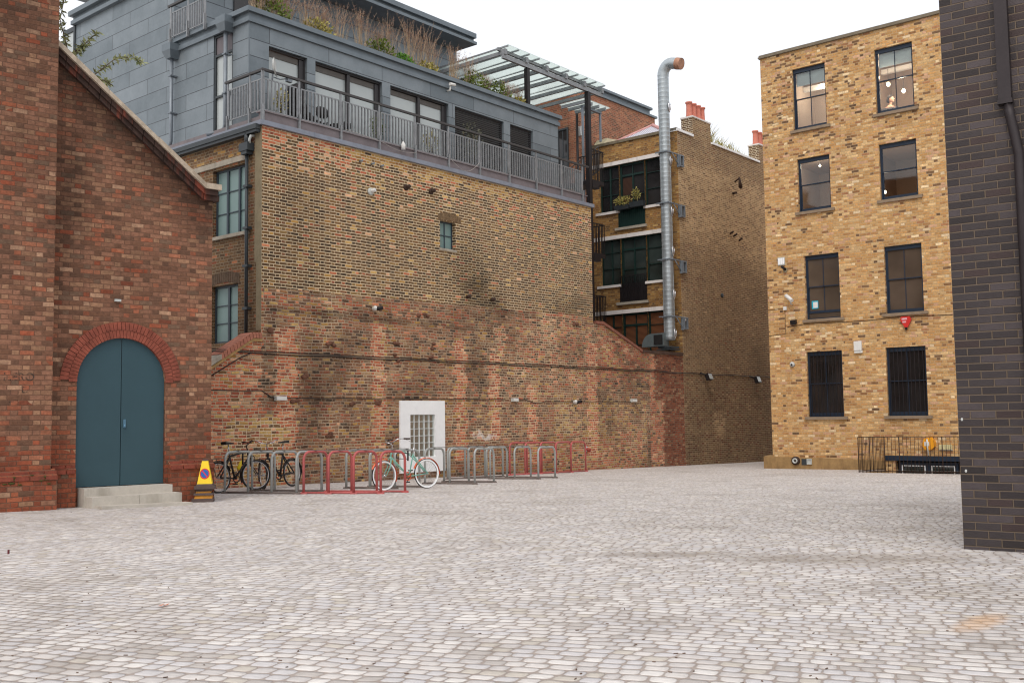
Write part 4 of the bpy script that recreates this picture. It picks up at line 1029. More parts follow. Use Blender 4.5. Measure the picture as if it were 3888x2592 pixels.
for (o, t0, t1) in ((-.12, .10, .20), (-.07, .20, .29)):
    for (ua, za), (ub, zb) in zip(pts[:-1], [(-.06, 5.76), (.20+o+.12, 5.76)]):
        n = max(1, int(hypot(ub-ua, zb-za)/.23))
        for i in range(n):
            x0 = ua+(ub-ua)*i/n; y0 = za+(zb-za)*i/n; x1 = ua+(ub-ua)*(i+.95)/n; y1 = za+(zb-za)*(i+.95)/n; q = random.uniform(-.008, .008)
            mb.hexa([(x0, o+q, y0-t1), (x1, o+q, y1-t1), (x1, .3, y1-t1), (x0, .3, y0-t1), (x0, o+q, y0-t0), (x1, o+q, y1-t0), (x1, .3, y1-t0), (x0, .3, y0-t0)])
lb.part('corbel_band', mb, M_band)
# rubbed red arch: two rings of voussoirs
mb = MB(); N = 44
for ring, (r0, r1) in enumerate(((0.0, .13), (.135, .27))):
    for i in range(N):
        t0 = pi-pi*(i+.06)/N; t1 = pi-pi*(i+.94)/N
        if ring: t0 -= pi/N/2; t1 -= pi/N/2
        if t1 < 0: continue
        q = -.02+random.uniform(-.004, .004)
        def pt(t, r, b): return (cx_+(ra+r)*cos(t), b, spring-.02+(rise+r)*sin(t))
        mb.hexa([pt(t0, r0, q), pt(t1, r0, q), pt(t1, r0, .05), pt(t0, r0, .05), pt(t0, r1, q), pt(t1, r1, q), pt(t1, r1, .05), pt(t0, r1, .05)])
lb.part('door_arch', mb, plain('rubbed_red_brick', rgb(144, 78, 62), .88, 0, .3, 6, stain=(.35, rgb(98, 60, 50))))
# teal double door
for k, (a, b) in enumerate(((doorL+.005, cx_-.006), (cx_+.006, doorR-.005))):
    mb = MB(); n = 24; base = len(mb.v)
    for bb in (.05, .10):
        for i in range(n+1):
            x = a+(b-a)*i/n; mb.v.append((x, bb, doorB+.01)); mb.v.append((x, bb, arch(x)-.004))
    m_ = 2*(n+1)
    for i in range(n):
        mb.f.append((2*i, 2*i+2, 2*i+3, 2*i+1)); mb.f.append((m_+2*i, m_+2*i+1, m_+2*i+3, m_+2*i+2)); mb.f.append((2*i+1, 2*i+3, m_+2*i+3, m_+2*i+1))
    for i in (0, n): mb.f.append((2*i, 2*i+1, m_+2*i+1, m_+2*i))
    d = lb.part('door_leaf', mb, M_teal)
    if k == 1:
        mb = MB(); mb.box(a+.035, a+.075, .035, .05, 1.42, 1.56); mb.tube([(a+.055, .02, 1.47), (a+.055, .02, 1.43), (a+.06, .035, 1.41)], .012, 8); lb.part('lock', mb, plain('blue_steel_lock', rgb(110, 150, 176), .35, .6, .1), d)
# faded painted letters on the tall wall
def letters(txt, size, fr, u, v, z, mat, th, ext=.0015, rot=0.):
    c = bpy.data.curves.new('letters', 'FONT'); c.body = txt; c.size = size; c.extrude = ext; c.offset = size*.012
    o = bpy.data.objects.new('tmp', c); COL.objects.link(o)
    dg = bpy.context.evaluated_depsgraph_get(); me = bpy.data.meshes.new_from_object(o.evaluated_get(dg)); bpy.data.objects.remove(o)
    mb = MB()
    for q in me.vertices: mb.v.append((u+q.co.x, v-q.co.z, z+q.co.y))
    for f in me.polygons: mb.f.append(tuple(f.vertices))
    return th.part('painted_letters', mb, mat)
t = NT('faded_black_paint'); f_, _ = t.noise(t.pos(), 14, 4, .65); t.set(col=rgb(74, 66, 60), rough=.9, alpha=t.m('MULTIPLY', t.smooth(f_, .40, .66), .55)); M_fade = t.mat
letters('L.ERO', .175, FL, -3.39, -.304, 2.18, M_fade, lb); letters('a', .11, FL, -3.28, -.304, 2.0, M_fade, lb); letters('D', .14, FL, -3.12, -.304, 1.99, M_fade, lb); letters('-- r', .10, FL, -3.30, -.304, 1.83, M_fade, lb)
# stone steps
ss = Thing('door_steps', 'pale stone steps up to the arched teal door', 'steps', FL, (-1.45, -.4, .1))
mb = MB(); mb.box(-2.15, -.69, -.32, .05, .30, .45); ss.part('top_step', mb, M_step)
mb = MB(); mb.box(-2.13, -1.37, -.62, -.32, .0, .325); mb.box(-1.365, -.65, -.62, -.32, .0, .325); mb.box(-2.149, -.691, -.321, .02, .0, .30); ss.part('lower_step', mb, M_step)
mb = MB(); mb.box(-2.08, -.59, -.92, -.62, .0, .135, lambda a, b, c: (a, b, c+gz(FL, a, b)-.09)); ss.part('base_slab', mb, M_step)
mb = MB(); mb.box(-1.60, -1.50, -.05, 0, 3.54, 3.58)
single('wall_light', mb, M_plastg, 'tiny pale light fitting on the brick above the arched door', 'light', FL, (-1.55, 0, 3.5))

# ================================================================== YELLOW BRICK BUILDING
yb = Thing('yellow_brick_building', 'four storey yellow stock brick building with navy sash windows', 'building', FY, (0, 0, -.3))
wins = []
for (z0, z1), (a0, a1), (b0, b1) in (((10.77, 12.83), (1.12, 2.25), (3.86, 5.03)), ((8.04, 9.80), (1.19, 2.29), (3.88, 5.03)), ((4.51, 6.59), (1.32, 2.47), (3.91, 5.05)), ((1.38, 3.47), (1.28, 2.46), (3.84, 5.04))):
    wins += [(a0, a1, z0, z1), (b0, b1, z0, z1)]
holes = [w+(.20,) for w in wins]+[(4.0, 9.4, -1.6, .03, .25)]
def a_yel(x, y, z):
    n1 = nz(x, z, .6, 41); n2 = nz(x, z, 2.2, 6)
    dark = .05+.1*n1+.13*sstep(8.5, 12, z)*sstep(-.2, .5, n2+.3)+.12*max(0, n2)
    soot = .0+.1*n1
    for w in wins:
        if w[0]-.1 < x < w[1]+.1 and w[2]-.5 < z < w[2]: soot += .18*sstep(.5, .0, w[2]-z)
    soot += .12*sstep(.4, 0, 13.4-z)
    return (max(0, min(1, dark)), 0, max(0, min(.7, soot)), max(0, .05+.12*nz(x, z, 1.2, 9)))
mb = MB(); mb.wall(TP(), 0, 12, -1.6, 13.45, holes, step=.3); mb.patch(TR(0), 0, 14, -1, 13.45, step=.4)
for k in range(24):     # toothed left corner low down
    pass
yb.part('brick_wall', mb, M_yel, attr=a_yel)
mb = MB(); mb.box(-.05, 12, -.07, .3, 13.45, 13.5); mb.box(-.03, 12, -.04, .3, 13.5, 13.56); yb.part('coping', mb, plain('grey_coping', rgb(122, 112, 96), .9, 0, .2, 4))
mb = MB()
mb.v += []
zz = [.16, .16]
mb.hexa([(-.28, -.1, -1), (3.7, -.06, -1), (3.7, .05, -1), (-.28, .3, -1), (-.28, -.1, .10), (3.7, -.06, .02), (3.7, .05, .05), (-.28, .3, .14)])
yb.part('render_plinth', mb, M_render)
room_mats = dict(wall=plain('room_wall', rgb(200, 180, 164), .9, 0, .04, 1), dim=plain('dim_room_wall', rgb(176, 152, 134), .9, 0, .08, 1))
t = NT('white_roller_blind'); t.set(col=rgb(214, 222, 222), rough=.8); M_bl = t.mat
for i, (a0, a1, z0, z1) in enumerate(wins):
    mb = MB(); mb.box(a0-.1, a1+.12, -.07, .1, z0-.09, z0); yb.part('sill', mb, plain('stone_sill', rgb(140, 122, 102), .9, 0, .15, 6))
    b = .10; fw = .042; mb = MB(); rim(mb, TP(), a0, a1, z0, z1, b, b+.09, fw); mb.box(a0, a1, b-.01, b+.02, z1-.13, z1, TP())
    f = yb.part('window_frame', mb, M_bluef)
    zm = (z0+z1)/2-(.0 if i != 2 else 0)
    mb = MB(); rim(mb, TP(), a0+fw, a1-fw, zm, z1-.1, b+.02, b+.05, .03)
    if i in (0, 1, 4, 5, 6, 7): mb.box((a0+a1)/2-.011, (a0+a1)/2+.011, b+.02, b+.045, zm, z1-.1)
    yb.part('upper_sash', mb, M_bluef, f)
    lift = .16 if i == 4 else 0
    mb = MB(); rim(mb, TP(), a0+fw, a1-fw, z0+fw+lift, zm+.035+lift*.5, b+.05, b+.08, .035); mb.box(a0+fw, a1-fw, b+.045, b+.08, z0+fw+lift, z0+fw+.08+lift)
    if i in (0, 1, 4, 5, 6, 7): mb.box((a0+a1)/2-.011, (a0+a1)/2+.011, b+.05, b+.075, z0+fw+lift, zm)
    yb.part('lower_sash', mb, M_bluef, f)
    gm = G_clear if i < 4 else (G_brown if i < 6 else G_dark)
    mb = MB(); mb.box(a0+fw, a1-fw, b+.034, b+.037, zm, z1-.1); mb.box(a0+fw, a1-fw, b+.064, b+.067, z0+fw+(.0), zm+.03); yb.part('pane', mb, gm, f)
    if i < 4:       # the room behind
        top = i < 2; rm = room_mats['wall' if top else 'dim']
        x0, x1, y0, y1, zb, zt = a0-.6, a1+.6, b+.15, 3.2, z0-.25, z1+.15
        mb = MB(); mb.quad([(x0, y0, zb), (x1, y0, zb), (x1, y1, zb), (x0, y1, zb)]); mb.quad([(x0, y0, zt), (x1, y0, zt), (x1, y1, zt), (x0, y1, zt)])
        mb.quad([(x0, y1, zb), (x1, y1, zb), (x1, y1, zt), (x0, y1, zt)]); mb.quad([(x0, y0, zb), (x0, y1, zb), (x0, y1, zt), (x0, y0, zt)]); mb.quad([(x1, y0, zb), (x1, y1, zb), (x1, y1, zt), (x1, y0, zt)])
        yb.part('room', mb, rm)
        if top:
            mb = MB(); mb.box(a0+.06, a1-.06, b+.12, b+.125, z1-.55, z1-.1); yb.part('roller_blind', mb, M_bl, f)
            mb = MB(); mb.box(x0+.02, x1-.02, 1.2, 1.35, zt-.25, zt-.1); mb.box(x0+.02, x1-.02, 2.2, 2.35, zt-.25, zt-.1); yb.part('ceiling_beam', mb, M_white)
            if i == 0: mb = MB(); mb.box(a0+.5, a0+.85, 3.1, 3.15, z0+.7, z0+1.5); yb.part('picture', mb, M_pot)
# ground floor window bars
for w in wins[6:]:
    for k in range(9):
        x = w[0]+.1+(w[1]-w[0]-.2)*k/8; mb = MB(); mb.box(x-.008, x+.008, .03, .046, w[2]+.02, w[3]-.02); yb.part('security_bar', mb, M_black)
# notice in the window
mb = MB(); mb.box(1.46, 1.68, .148, .152, 4.86, 5.12); nt = yb.part('notice', mb, plain('cyan_notice', rgb(30, 170, 200), .5)); mb = MB(); mb.box(1.51, 1.66, .144, .148, 4.89, 5.08); yb.part('notice_panel', mb, M_plastw, nt)
# lit bulbs in the top right room and one below
def bulb(u, v, z, e, label, r=.06):
    b = Thing('pendant_lamp', label, 'lamp', FY, (u, v, z), 'lit pendant lamps inside the yellow building')
    mb = MB(); mb.ball((u, v, z), r, 10, (1, 1, 1.25)); t = MATS.get('bulb')
    if not t:
        q = NT('bulb'); q.set(col=(1, .9, .7, 1), ec=(1, .82, .55, 1), es=6.); MATS['bulb'] = t = q.mat
    b.part('bulb', mb, t); mb = MB(); mb.tube([(u, v, z+.07), (u, v, z+.5)], .006, 5); mb.cyl((u, v, z+.05), .02, .06, 8); b.part('flex', mb, M_dk)
    l = bpy.data.lights.new('lamp_light', 'POINT'); l.energy = e*3.2; l.color = (1, .86, .68); l.shadow_soft_size = .08
    o = bpy.data.objects.new('lamp_light', l); COL.objects.link(o); o.parent = b.o; o.location = (0, -.12, 0)
bulb(3.59, 1.0, 12.24, 9, 'lit lamp furthest left in the top right window'); bulb(3.92, 1.0, 11.96, 9, 'lit lamp in the middle pane of the top right window'); bulb(4.39, 1.0, 11.64, 9, 'lit lamp lowest and rightmost in the top right window')
bulb(1.55, 1.0, 9.71, 9, 'single small lit lamp in the second floor left window', .035); bulb(1.4, 2.2, 12.55, 11, 'unseen lamp added near the ceiling to brighten the top left room', .03)  # the ceiling lamp is out of sight, added to brighten the top left room
bulb(3.67, 1.0, 8.50, 6, 'low warm lamp in the second floor right window', .05)
# basement light well
mb = MB(); w0 = -2.1; zb = -2.2
q = lambda u, v: gz(FY, u, v)
mb.box(3.75, 3.78, w0, -.02, zb, -.3); mb.box(3.75, 9.5, w0-.05, w0, zb, -.33); mb.box(3.75, 9.5, w0, .3, zb-.05, zb)
yb.part('light_well', mb, M_render)
mb = MB(); mb.box(3.72, 12, -.05, .02, .03, .18); yb.part('steel_beam', mb, M_bluef)
mb = MB(); mb.box(4.0, 9.4, .24, .26, -1.6, .03); yb.part('basement_recess', mb, M_dk)
for a0, a1 in ((4.15, 4.85), (5.02, 5.70)):
    mb = MB(); rim(mb, TP(), a0-.09, a1+.09, -1.4, -.02, .12, .2, .09); f = yb.part('basement_window', mb, M_bluef)
    mb = MB(); rim(mb, TP(), a0, a1, -1.3, -.11, .11, .15, .03); yb.part('white_sash', mb, M_white, f)
    mb = MB(); mb.box(a0+.03, a1-.03, .14, .145, -1.3, -.14); yb.part('pane', mb, G_green, f)
    mb = MB()
    for k in range(8): x = a0+.05+(a1-a0-.1)*k/7; mb.box(x-.006, x+.006, .08, .092, -1.4, -.1)
    yb.part('window_bars', mb, M_rust, f)
# iron fence
fe = Thing('iron_fence', 'rusty iron railing round the basement light well of the yellow building', 'fence', FY, (4.5, -1.6, -.35))
def frail(mb, u0, v0, u1, v1, n):
    for k in range(n+1):
        a = k/n; u, v = u0+(u1-u0)*a, v0+(v1-v0)*a; z = gz(FY, u, v); r = .0075 if k % 11 else .016
        mb.tube([(u, v, z), (u, v, ztop(u, v)+.0)], r, 5)
def ztop(u, v): return gz(FY, u, v)+1.02
import_pts = [(3.73, -.12), (3.73, -2.2), (9.5, -2.2)]
for (p0, p1) in zip(import_pts[:-1], import_pts[1:]):
    L = hypot(p1[0]-p0[0], p1[1]-p0[1]); mb = MB(); n = max(3, int(L/.105)); frail(mb, *p0, *p1, n)
    for h in (.05, 1.02): mb.tube([(p0[0], p0[1], gz(FY, *p0)+h), (p1[0], p1[1], gz(FY, *p1)+h)], .011, 6)
    fe.part('railing_panel', mb, M_rust)
# ---- fittings on the yellow wall
def onY(name, label, cat, u, z, group=None): return Thing(name, label, cat, FY, (u, 0, z), group)
th = onY('wall_vent', 'white louvred vent high on the yellow wall near its left corner', 'vent', .54, 6.5); mb = MB(); mb.box(.42, .66, -.05, 0, 6.37, 6.63); c = th.part('vent_box', mb, M_plastg); mb = MB(); [mb.box(.44+.075*k, .50+.075*k, -.056, -.05, 6.40, 6.60) for k in range(3)]; th.part('louvres', mb, M_white)
th = onY('flue_outlet', 'short black flue pipe sticking out under the white vent', 'flue', .64, 6.25); mb = MB(); mb.tube([(.66, 0, 6.22), (.62, -.18, 6.30)], .045, 10); th.part('flue_pipe', mb, M_black); mb = MB(); mb.lathe([(.08, 0), (.08, .02)], n=12, T=lambda x, y, z: (.66+x, -z, 6.2+y)); th.part('flue_collar', mb, M_mortarstrip)
th = onY('security_camera', 'white bullet camera on the yellow wall left of the first floor window', 'camera', .85, 5.1); mb = MB(); mb.tube([(.72, -.16, 5.34), (.98, -.28, 5.14)], .062, 12); mb.box(.70, 1.0, -.3, -.12, 5.28, 5.3, lambda a, b, c: (a, b, c-.0)) if False else None; th.part('housing', mb, M_plastw); mb = MB(); mb.tube([(.86, 0, 5.05), (.86, -.1, 5.05), (.86, -.2, 5.2)], .02, 8); th.part('bracket', mb, M_plastg)
th = onY('junction_box', 'small white junction box below the bullet camera', 'box', .61, 4.94); mb = MB(); mb.box(.56, .67, -.05, 0, 4.88, 5.0); th.part('box_body', mb, M_plastw)
th = onY('flood_light', 'small black floodlight beside the first floor window sill', 'light', .93, 4.47); mb = MB(); mb.hexa([(.84, -.16, 4.36), (1.02, -.16, 4.36), (1.02, -.04, 4.42), (.84, -.04, 4.42), (.84, -.2, 4.5), (1.02, -.2, 4.5), (1.02, -.06, 4.54), (.84, -.06, 4.54)]); th.part('lamp_head', mb, M_black); mb = MB(); mb.box(.9, .96, -.06, 0, 4.42, 4.48); th.part('bracket', mb, M_black)
th = onY('alarm_box', 'red three sided alarm box with white lettering under the first floor right window', 'alarm', 4.47, 4.2)
mb = MB(); prof = [(4.36, 4.38), (4.62, 4.38), (4.67, 4.28), (4.55, 4.05), (4.46, 4.05), (4.33, 4.28)]; i0 = 0
for b in (-.09, 0.0): mb.v += [(a+(.02 if b else 0), b, c) for a, c in prof]
mb.f += [tuple(range(6)), tuple(range(6, 12))[::-1]]+[(k, (k+1) % 6, 6+(k+1) % 6, 6+k) for k in range(6)]
c = th.part('alarm_cover', mb, plain('alarm_red', rgb(200, 44, 36), .4, 0, .05))
mb = MB(); mb.box(4.40, 4.56, -.094, -.09, 4.28, 4.335); mb.box(4.42, 4.53, -.094, -.09, 4.19, 4.24); th.part('white_lettering', mb, plain('pale_pink_white', rgb(226, 176, 182), .6, 0, .3, 60)); mb = MB(); mb.cyl((4.505, -.04, 3.97), .03, .08, 10); th.part('strobe', mb, M_black)
th = onY('meter_box', 'white plastic double box on the yellow wall above and between the ground floor windows', 'box', 2.98, 3.55); mb = MB(); mb.box(2.88, 2.995, -.08, 0, 3.43, 3.72); mb.box(3.0, 3.12, -.085, 0, 3.43, 3.72); th.part('box_body', mb, M_plastw); mb = MB(); mb.box(2.88, 3.13, -.06, 0, 3.35, 3.42); th.part('lower_box', mb, M_plastw)
th = onY('dome_camera', 'round pale dome fitting left of the ground floor window', 'camera', .79, 3.09); mb = MB(); mb.lathe([(.085, 0), (.085, .03), (.05, .07), (.03, .09)], n=16, T=lambda x, y, z: (.79+x, -z, 3.09+y)); th.part('dome_body', mb, M_plastg); mb = MB(); mb.ball((.80, -.08, 3.08), .035, 8); th.part('lens', mb, M_black)
th = onY('round_fitting', 'round white and rusty pipe fitting low on the rendered plinth', 'pipe fitting', .85, -.02); mb = MB(); mb.lathe([(.14, 0), (.14, .06), (.09, .07)], n=20, T=lambda x, y, z: (.85+x, -.1-z, -.02+y)); th.part('collar', mb, M_rust); mb = MB(); mb.lathe([(.085, 0), (.085, .05), (.05, .05), (.04, .0)], n=16, T=lambda x, y, z: (.85+x, -.165-z, -.02+y)); th.part('ring', mb, M_plastg)
th = onY('square_grille', 'small square white grille low on the rendered plinth', 'grille', 1.31, -.04); mb = MB(); rim(mb, TP(-.13), 1.22, 1.38, -.13, .05, 0, .04, .02); mb.box(1.22, 1.38, -.10, -.09, -.13, .05); th.part('grille_frame', mb, M_plastg); mb = MB(); mb.box(1.03, 1.2, -.095, -.05, -.16, .04); th.part('side_plate', mb, M_gutter)
th = onY('wall_phone', 'orange hexagonal box with a white tube on the wall behind the iron railing', 'box', 5.1, .5); mb = MB(); pr = [(4.86, .5), (4.92, .7), (5.12, .74), (5.22, .62), (5.22, .46), (5.1, .36), (4.94, .36)]
for b in (-.14, 0.0): mb.v += [(a, b, c) for a, c in pr]
mb.f += [tuple(range(7)), tuple(range(7, 14))[::-1]]+[(k, (k+1) % 7, 7+(k+1) % 7, 7+k) for k in range(7)]
th.part('orange_case', mb, plain('safety_orange', rgb(232, 158, 24), .5, 0, .06)); mb = MB(); mb.tube([(5.03, -.2, .68), (5.03, -.2, .55), (5.05, -.19, .2)], .022, 8); mb.box(4.93, 5.07, -.15, -.14, .48, .6); th.part('white_tube', mb, M_plastw); mb = MB(); mb.tube([(5.05, -.19, .2), (5.08, -.15, -.2), (5.06, -.1, -.8)], .008, 5); th.part('hanging_cord', mb, M_black)
th = onY('socket_box', 'cream ribbed box on the wall right of the orange box', 'box', 5.5, .44); mb = MB(); [mb.box(5.33+.09*k, 5.41+.09*k, -.08, 0, .38, .52) for k in range(4)]; th.part('box_body', mb, plain('cream_plastic', rgb(206, 196, 150), .6)); mb = MB(); mb.box(5.32, 5.7, -.06, 0, .36, .38); th.part('back_plate', mb, M_plastg)
th = onY('wall_cable', 'thin dark cable run along the yellow wall under the first floor sills', 'cable', 3, 4.3)
mb = MB(); mb.tube([(0, -.01, 4.93), (.58, -.01, 4.94)], .007, 5); mb.tube([(.6, -.01, 4.88), (.6, -.01, 4.1), (.0, -.01, 4.07)], .007, 5); mb.tube([(.66, -.01, 4.32), (1.3, -.01, 4.38), (2.5, -.015, 4.36), (3.2, -.012, 4.35), (4.3, -.01, 4.38), (6.5, -.01, 4.33)], .009, 5)
th.part('cable_run', mb, M_rust)

# ---- a person inside the top right window
pe = Thing('person', 'dark haired person in a dark top seen through the top right window', 'person', FY, (3.90, 1.1, 10.69))
def skin_body(joints, edges, radii, name, mat, parent_thing, sub=1):
    me = bpy.data.meshes.new(name); me.from_pydata([tuple(Vector(j)-Vector(parent_thing.base)) for j in joints], edges, []); o = bpy.data.objects.new(name, me); COL.objects.link(o)
    md = o.modifiers.new('skin', 'SKIN'); 
    for i, r in enumerate(radii): me.skin_vertices[0].data[i].radius = (r, r*.8) if False else (r, r)
    me.skin_vertices[0].data[0].use_root = True
    s = o.modifiers.new('sub', 'SUBSURF'); s.levels = sub; s.render_levels = sub; o.parent = parent_thing.o; me.materials.append(mat); return o
px, py, pz = 3.90, 1.1, 10.69
J = [(px, py, pz+.0), (px, py, pz+.28), (px, py, pz+.50), (px+.02, py, pz+.60), (px+.04, py, pz+.72), (px-.2, py, pz+.47), (px-.28, py+.02, pz+.2), (px-.1, py-.14, pz+.05), (px+.2, py, pz+.47), (px+.3, py+.02, pz+.2), (px+.16, py-.14, pz+.05), (px-.1, py, pz-.08), (px-.12, py-.42, pz-.08), (px+.1, py, pz-.08), (px+.12, py-.42, pz-.08), (px-.12, py-.44, pz-.5), (px+.12, py-.44, pz-.5)]
skin_body(J, [(0, 1), (1, 2), (2, 3), (3, 4), (2, 5), (5, 6), (6, 7), (2, 8), (8, 9), (9, 10), (0, 11), (11, 12), (12, 15), (0, 13), (13, 14), (14, 16)], [.15, .15, .12, .055, .05, .065, .045, .035, .065, .045, .035, .1, .075, .1, .075, .05, .05], 'body', plain('skin_tone', rgb(206, 160, 136), .6), pe)
mb = MB(); mb.ball((px+.05, py, pz+.80), .105, 14, (.88, .8, 1.15)); mb.ball((px+.15, py, pz+.79), .02, 6); mb.ball((px+.12, py, pz+.72), .03, 6); mb.ball((px+.04, py-.085, pz+.8), .025, 6, (.7, .4, 1)); pe.part('head', mb, MATS['skin_tone'])
mb = MB(); mb.ball((px+.02, py, pz+.85), .11, 14, (.95, .86, .95)); mb.ball((px-.03, py, pz+.78), .095, 12, (.7, .9, 1.1)); pe.part('hair', mb, plain('dark_hair', rgb(38, 28, 24), .7))
J2 = J[:3]+[J[5], J[6], J[8], J[9]]
skin_body(J2, [(0, 1), (1, 2), (2, 3), (3, 4), (2, 5), (5, 6)], [.20, .20, .17, .11, .085, .11, .085], 'jumper', plain('dark_grey_jumper', rgb(66, 62, 66), .9), pe)

# ================================================================== DARK BRICK BUILDING
db = Thing('dark_brick_building', 'dark blue grey brick building corner at the right edge', 'building', FD, (0, 0, .19))
mb = MB(); mb.patch(TP(), 0, 8, -.5, 12, step=.5); mb.patch(lambda a, b, c: (0, a, c), 0, 8, -.5, 12, step=.5)
def a_dk(x, y, z): return (0, 0, max(0, .05+.12*nz(x, z, .8, 6)+.12*sstep(1.6, .4, z)), 0)
db.part('brick_wall', mb, M_dark, attr=a_dk)
mb = MB(); mb.box(.508, .62, -.09, -.005, 4.40, 12); mb.box(.50, .63, -.10, -.003, 4.38, 4.42); mb.tube([(.585, -.05, 4.38), (.60, -.05, 4.25), (.625, -.05, 4.1), (.655, -.05, 3.9), (.655, -.05, .1)], .045, 10)
db.part('steel_downpipe', mb, plain('brown_steel', rgb(52, 46, 48), .5, .3, .15, 5))
mb = MB()
for (u, z) in ((.035, 1.42), (.05, .93)): mb.ball((u, 0.002, z), .012, 8, (1.2, .3, 1.6))
db.part('paint_splash', mb, M_plastg)

# ================================================================== FITTINGS ON THE LONG WALL
def onP(name, label, cat, u, z, group=None): return Thing(name, label, cat, FM, (u, 0, z), group)
for (u, w, l) in ((.51, .3, 'long white box on the old wall above the parked dark bicycles'), (9.05, .24, 'white box on the old wall right of the glass block window'), (15.45, .28, 'white box near the right end of the old wall')):
    th = onP('junction_box', l, 'box', u, 2.02, 'white boxes on the old wall'); mb = MB(); mb.box(u-w/2, u+w/2, -.1, 0, 1.97, 2.07); th.part('box_body', mb, M_plastg); mb = MB(); mb.box(u-w/2+.01, u+w/2-.01, -.108, -.1, 1.98, 2.06); th.part('lid', mb, M_plastw)
for (u, z, l) in ((3.5, 4.33, 'black and white camera high on the old wall above the glass block window'), (12.07, 1.95, 'black and white camera low on the old wall')):
    th = onP('wall_camera', l, 'camera', u, z); mb = MB(); mb.tube([(u-.04, -.02, z), (u-.04, -.12, z+.01)], .055, 12); mb.ball((u-.05, -.1, z+.02), .06, 10); th.part('camera_base', mb, M_plastw); mb = MB(); mb.tube([(u-.02, -.12, z), (u+.12, -.2, z+.03)], .05, 12); th.part('camera_body', mb, M_black)
th = onP('wall_cable', 'pair of dark cables clipped across the upper part of the old wall', 'cable', 6, 3.05)
mb = MB(); P = [(-1.4+k*.6, -.02-.01*(k % 2), 3.05+.012*sin(k*1.3)) for k in range(47)]; mb.tube([p for p in P], .013, 5); mb.tube([(p[0], p[1], p[2]+.05+.01*sin(p[0]*2)) for p in P if p[0] < 18], .011, 5); mb.tube([(-1.45, -.03, 2.45), (-.6, -.03, 2.93), (-.3, -.03, 3.05)], .013, 5); th.part('cable_run', mb, M_black)
th = onP('wall_cable', 'thin dark cable across the lower part of the old wall joining the white boxes', 'cable', 6, 2.03)
mb = MB(); P = [(-1.4, -.015, 2.2), (-.4, -.015, 2.19), (.0, -.015, 2.2), (.15, -.015, 2.12), (.28, -.015, 2.04), (.36, -.015, 2.03)]; mb.tube(P, .010, 5)
mb.tube([(.66+k*.5, -.015, 2.03+.008*sin(k*2.1)) for k in range(17)], .009, 5); mb.tube([(9.17, -.015, 2.04), (9.6, -.015, 2.03), (9.95, -.015, 1.94), (10.3, -.015, 1.92), (10.6, -.015, 1.98), (11.6, -.015, 1.97), (13.4, -.015, 1.98), (15.3, -.015, 1.98)], .010, 5); th.part('cable_run', mb, M_black)
for (u, z, l) in ((20.24, 2.99, 'left of the two black floodlights on the brown wall'), (24.25, 2.95, 'right of the two black floodlights on the brown wall')):
    th = onP('flood_light', l, 'light', u, z, 'floodlights on the brown wall'); mb = MB(); mb.hexa([(u, -.34, z-.16), (u+.3, -.34, z-.16), (u+.3, -.2, z-.2), (u, -.2, z-.2), (u, -.26, z+.08), (u+.3, -.26, z+.08), (u+.3, -.12, z+.04), (u, -.12, z+.04)]); th.part('lamp_head', mb, M_black); mb = MB(); mb.hexa([(u+.02, -.35, z-.14), (u+.28, -.35, z-.14), (u+.28, -.342, z-.14), (u+.02, -.342, z-.14), (u+.02, -.275, z+.06), (u+.28, -.275, z+.06), (u+.28, -.268, z+.06), (u+.02, -.268, z+.06)]); th.part('lamp_glass', mb, G_blind); mb = MB(); mb.tube([(u-.12, 0, z+.1), (u-.05, -.1, z+.05), (u+.1, -.2, z)], .03, 6); th.part('bracket', mb, M_black)
th = onP('bracket_lamp', 'rusty old lamp bracket high on the brown wall', 'bracket', 23.4, 10.8); mb = MB(); mb.tube([(23.4, 0, 11.0), (23.3, -.25, 11.1)], .03, 6); mb.tube([(23.3, -.25, 11.15), (23.4, -.25, 10.75), (23.5, -.22, 10.7)], [.03, .09, .02], 8); mb.tube([(23.2, 0, 10.5), (23.0, -.25, 10.45)], .05, 8); th.part('lamp_bracket', mb, M_rust)
for i, (u, z) in enumerate(((22.85, 8.78), (23.15, 8.72), (23.6, 8.6))):
    th = onP('pipe_stub', ('left', 'middle', 'right')[i]+' of three short pipe stubs on the brown wall', 'pipe', u, z, 'pipe stubs on the brown wall'); mb = MB(); mb.tube([(u, 0, z), (u-.06, -.18, z+.06)], .04, 8); th.part('pipe_end', mb, M_rust)
th = onP('small_socket', 'small round dark fitting halfway up the brown wall', 'fitting', 22.0, 6.2); mb = MB(); mb.lathe([(.08, 0), (.08, .05), (.03, .06)], n=12, T=lambda x, y, z: (22.+x, -z, 6.2+y)); th.part('fitting_body', mb, M_gutter)
for i, (u, z, lab) in enumerate(((4.66, 7.70, 'left of two rusty round vent cowls on the pale pointed brickwork'), (5.62, 7.74, 'right of two rusty round vent cowls on the pale pointed brickwork'))):
    th = onP('vent_cowl', lab, 'vent', u, z, 'rusty vent cowls'); mb = MB(); mb.lathe([(.085, 0), (.085, .03), (.06, .05)], n=14, T=lambda x, y, z_, u=u, z=z: (u+x, -z_, z+y)); mb.tube([(u, 0, z), (u+.04, -.13, z+.03)], .05, 10); th.part('cowl', mb, M_rust)
th = onP('vent_cowl', 'white round vent cowl on the pale pointed brickwork', 'vent', 3.4, 7.38); mb = MB(); mb.lathe([(.095, 0), (.095, .04), (.05, .05)], n=16, T=lambda x, y, z: (3.38+x, -z, 7.38+y)); th.part('vent_plate', mb, M_plastg); mb = MB(); mb.tube([(3.38, 0, 7.38), (3.44, -.14, 7.42)], .05, 12); th.part('cowl', mb, M_plastw)
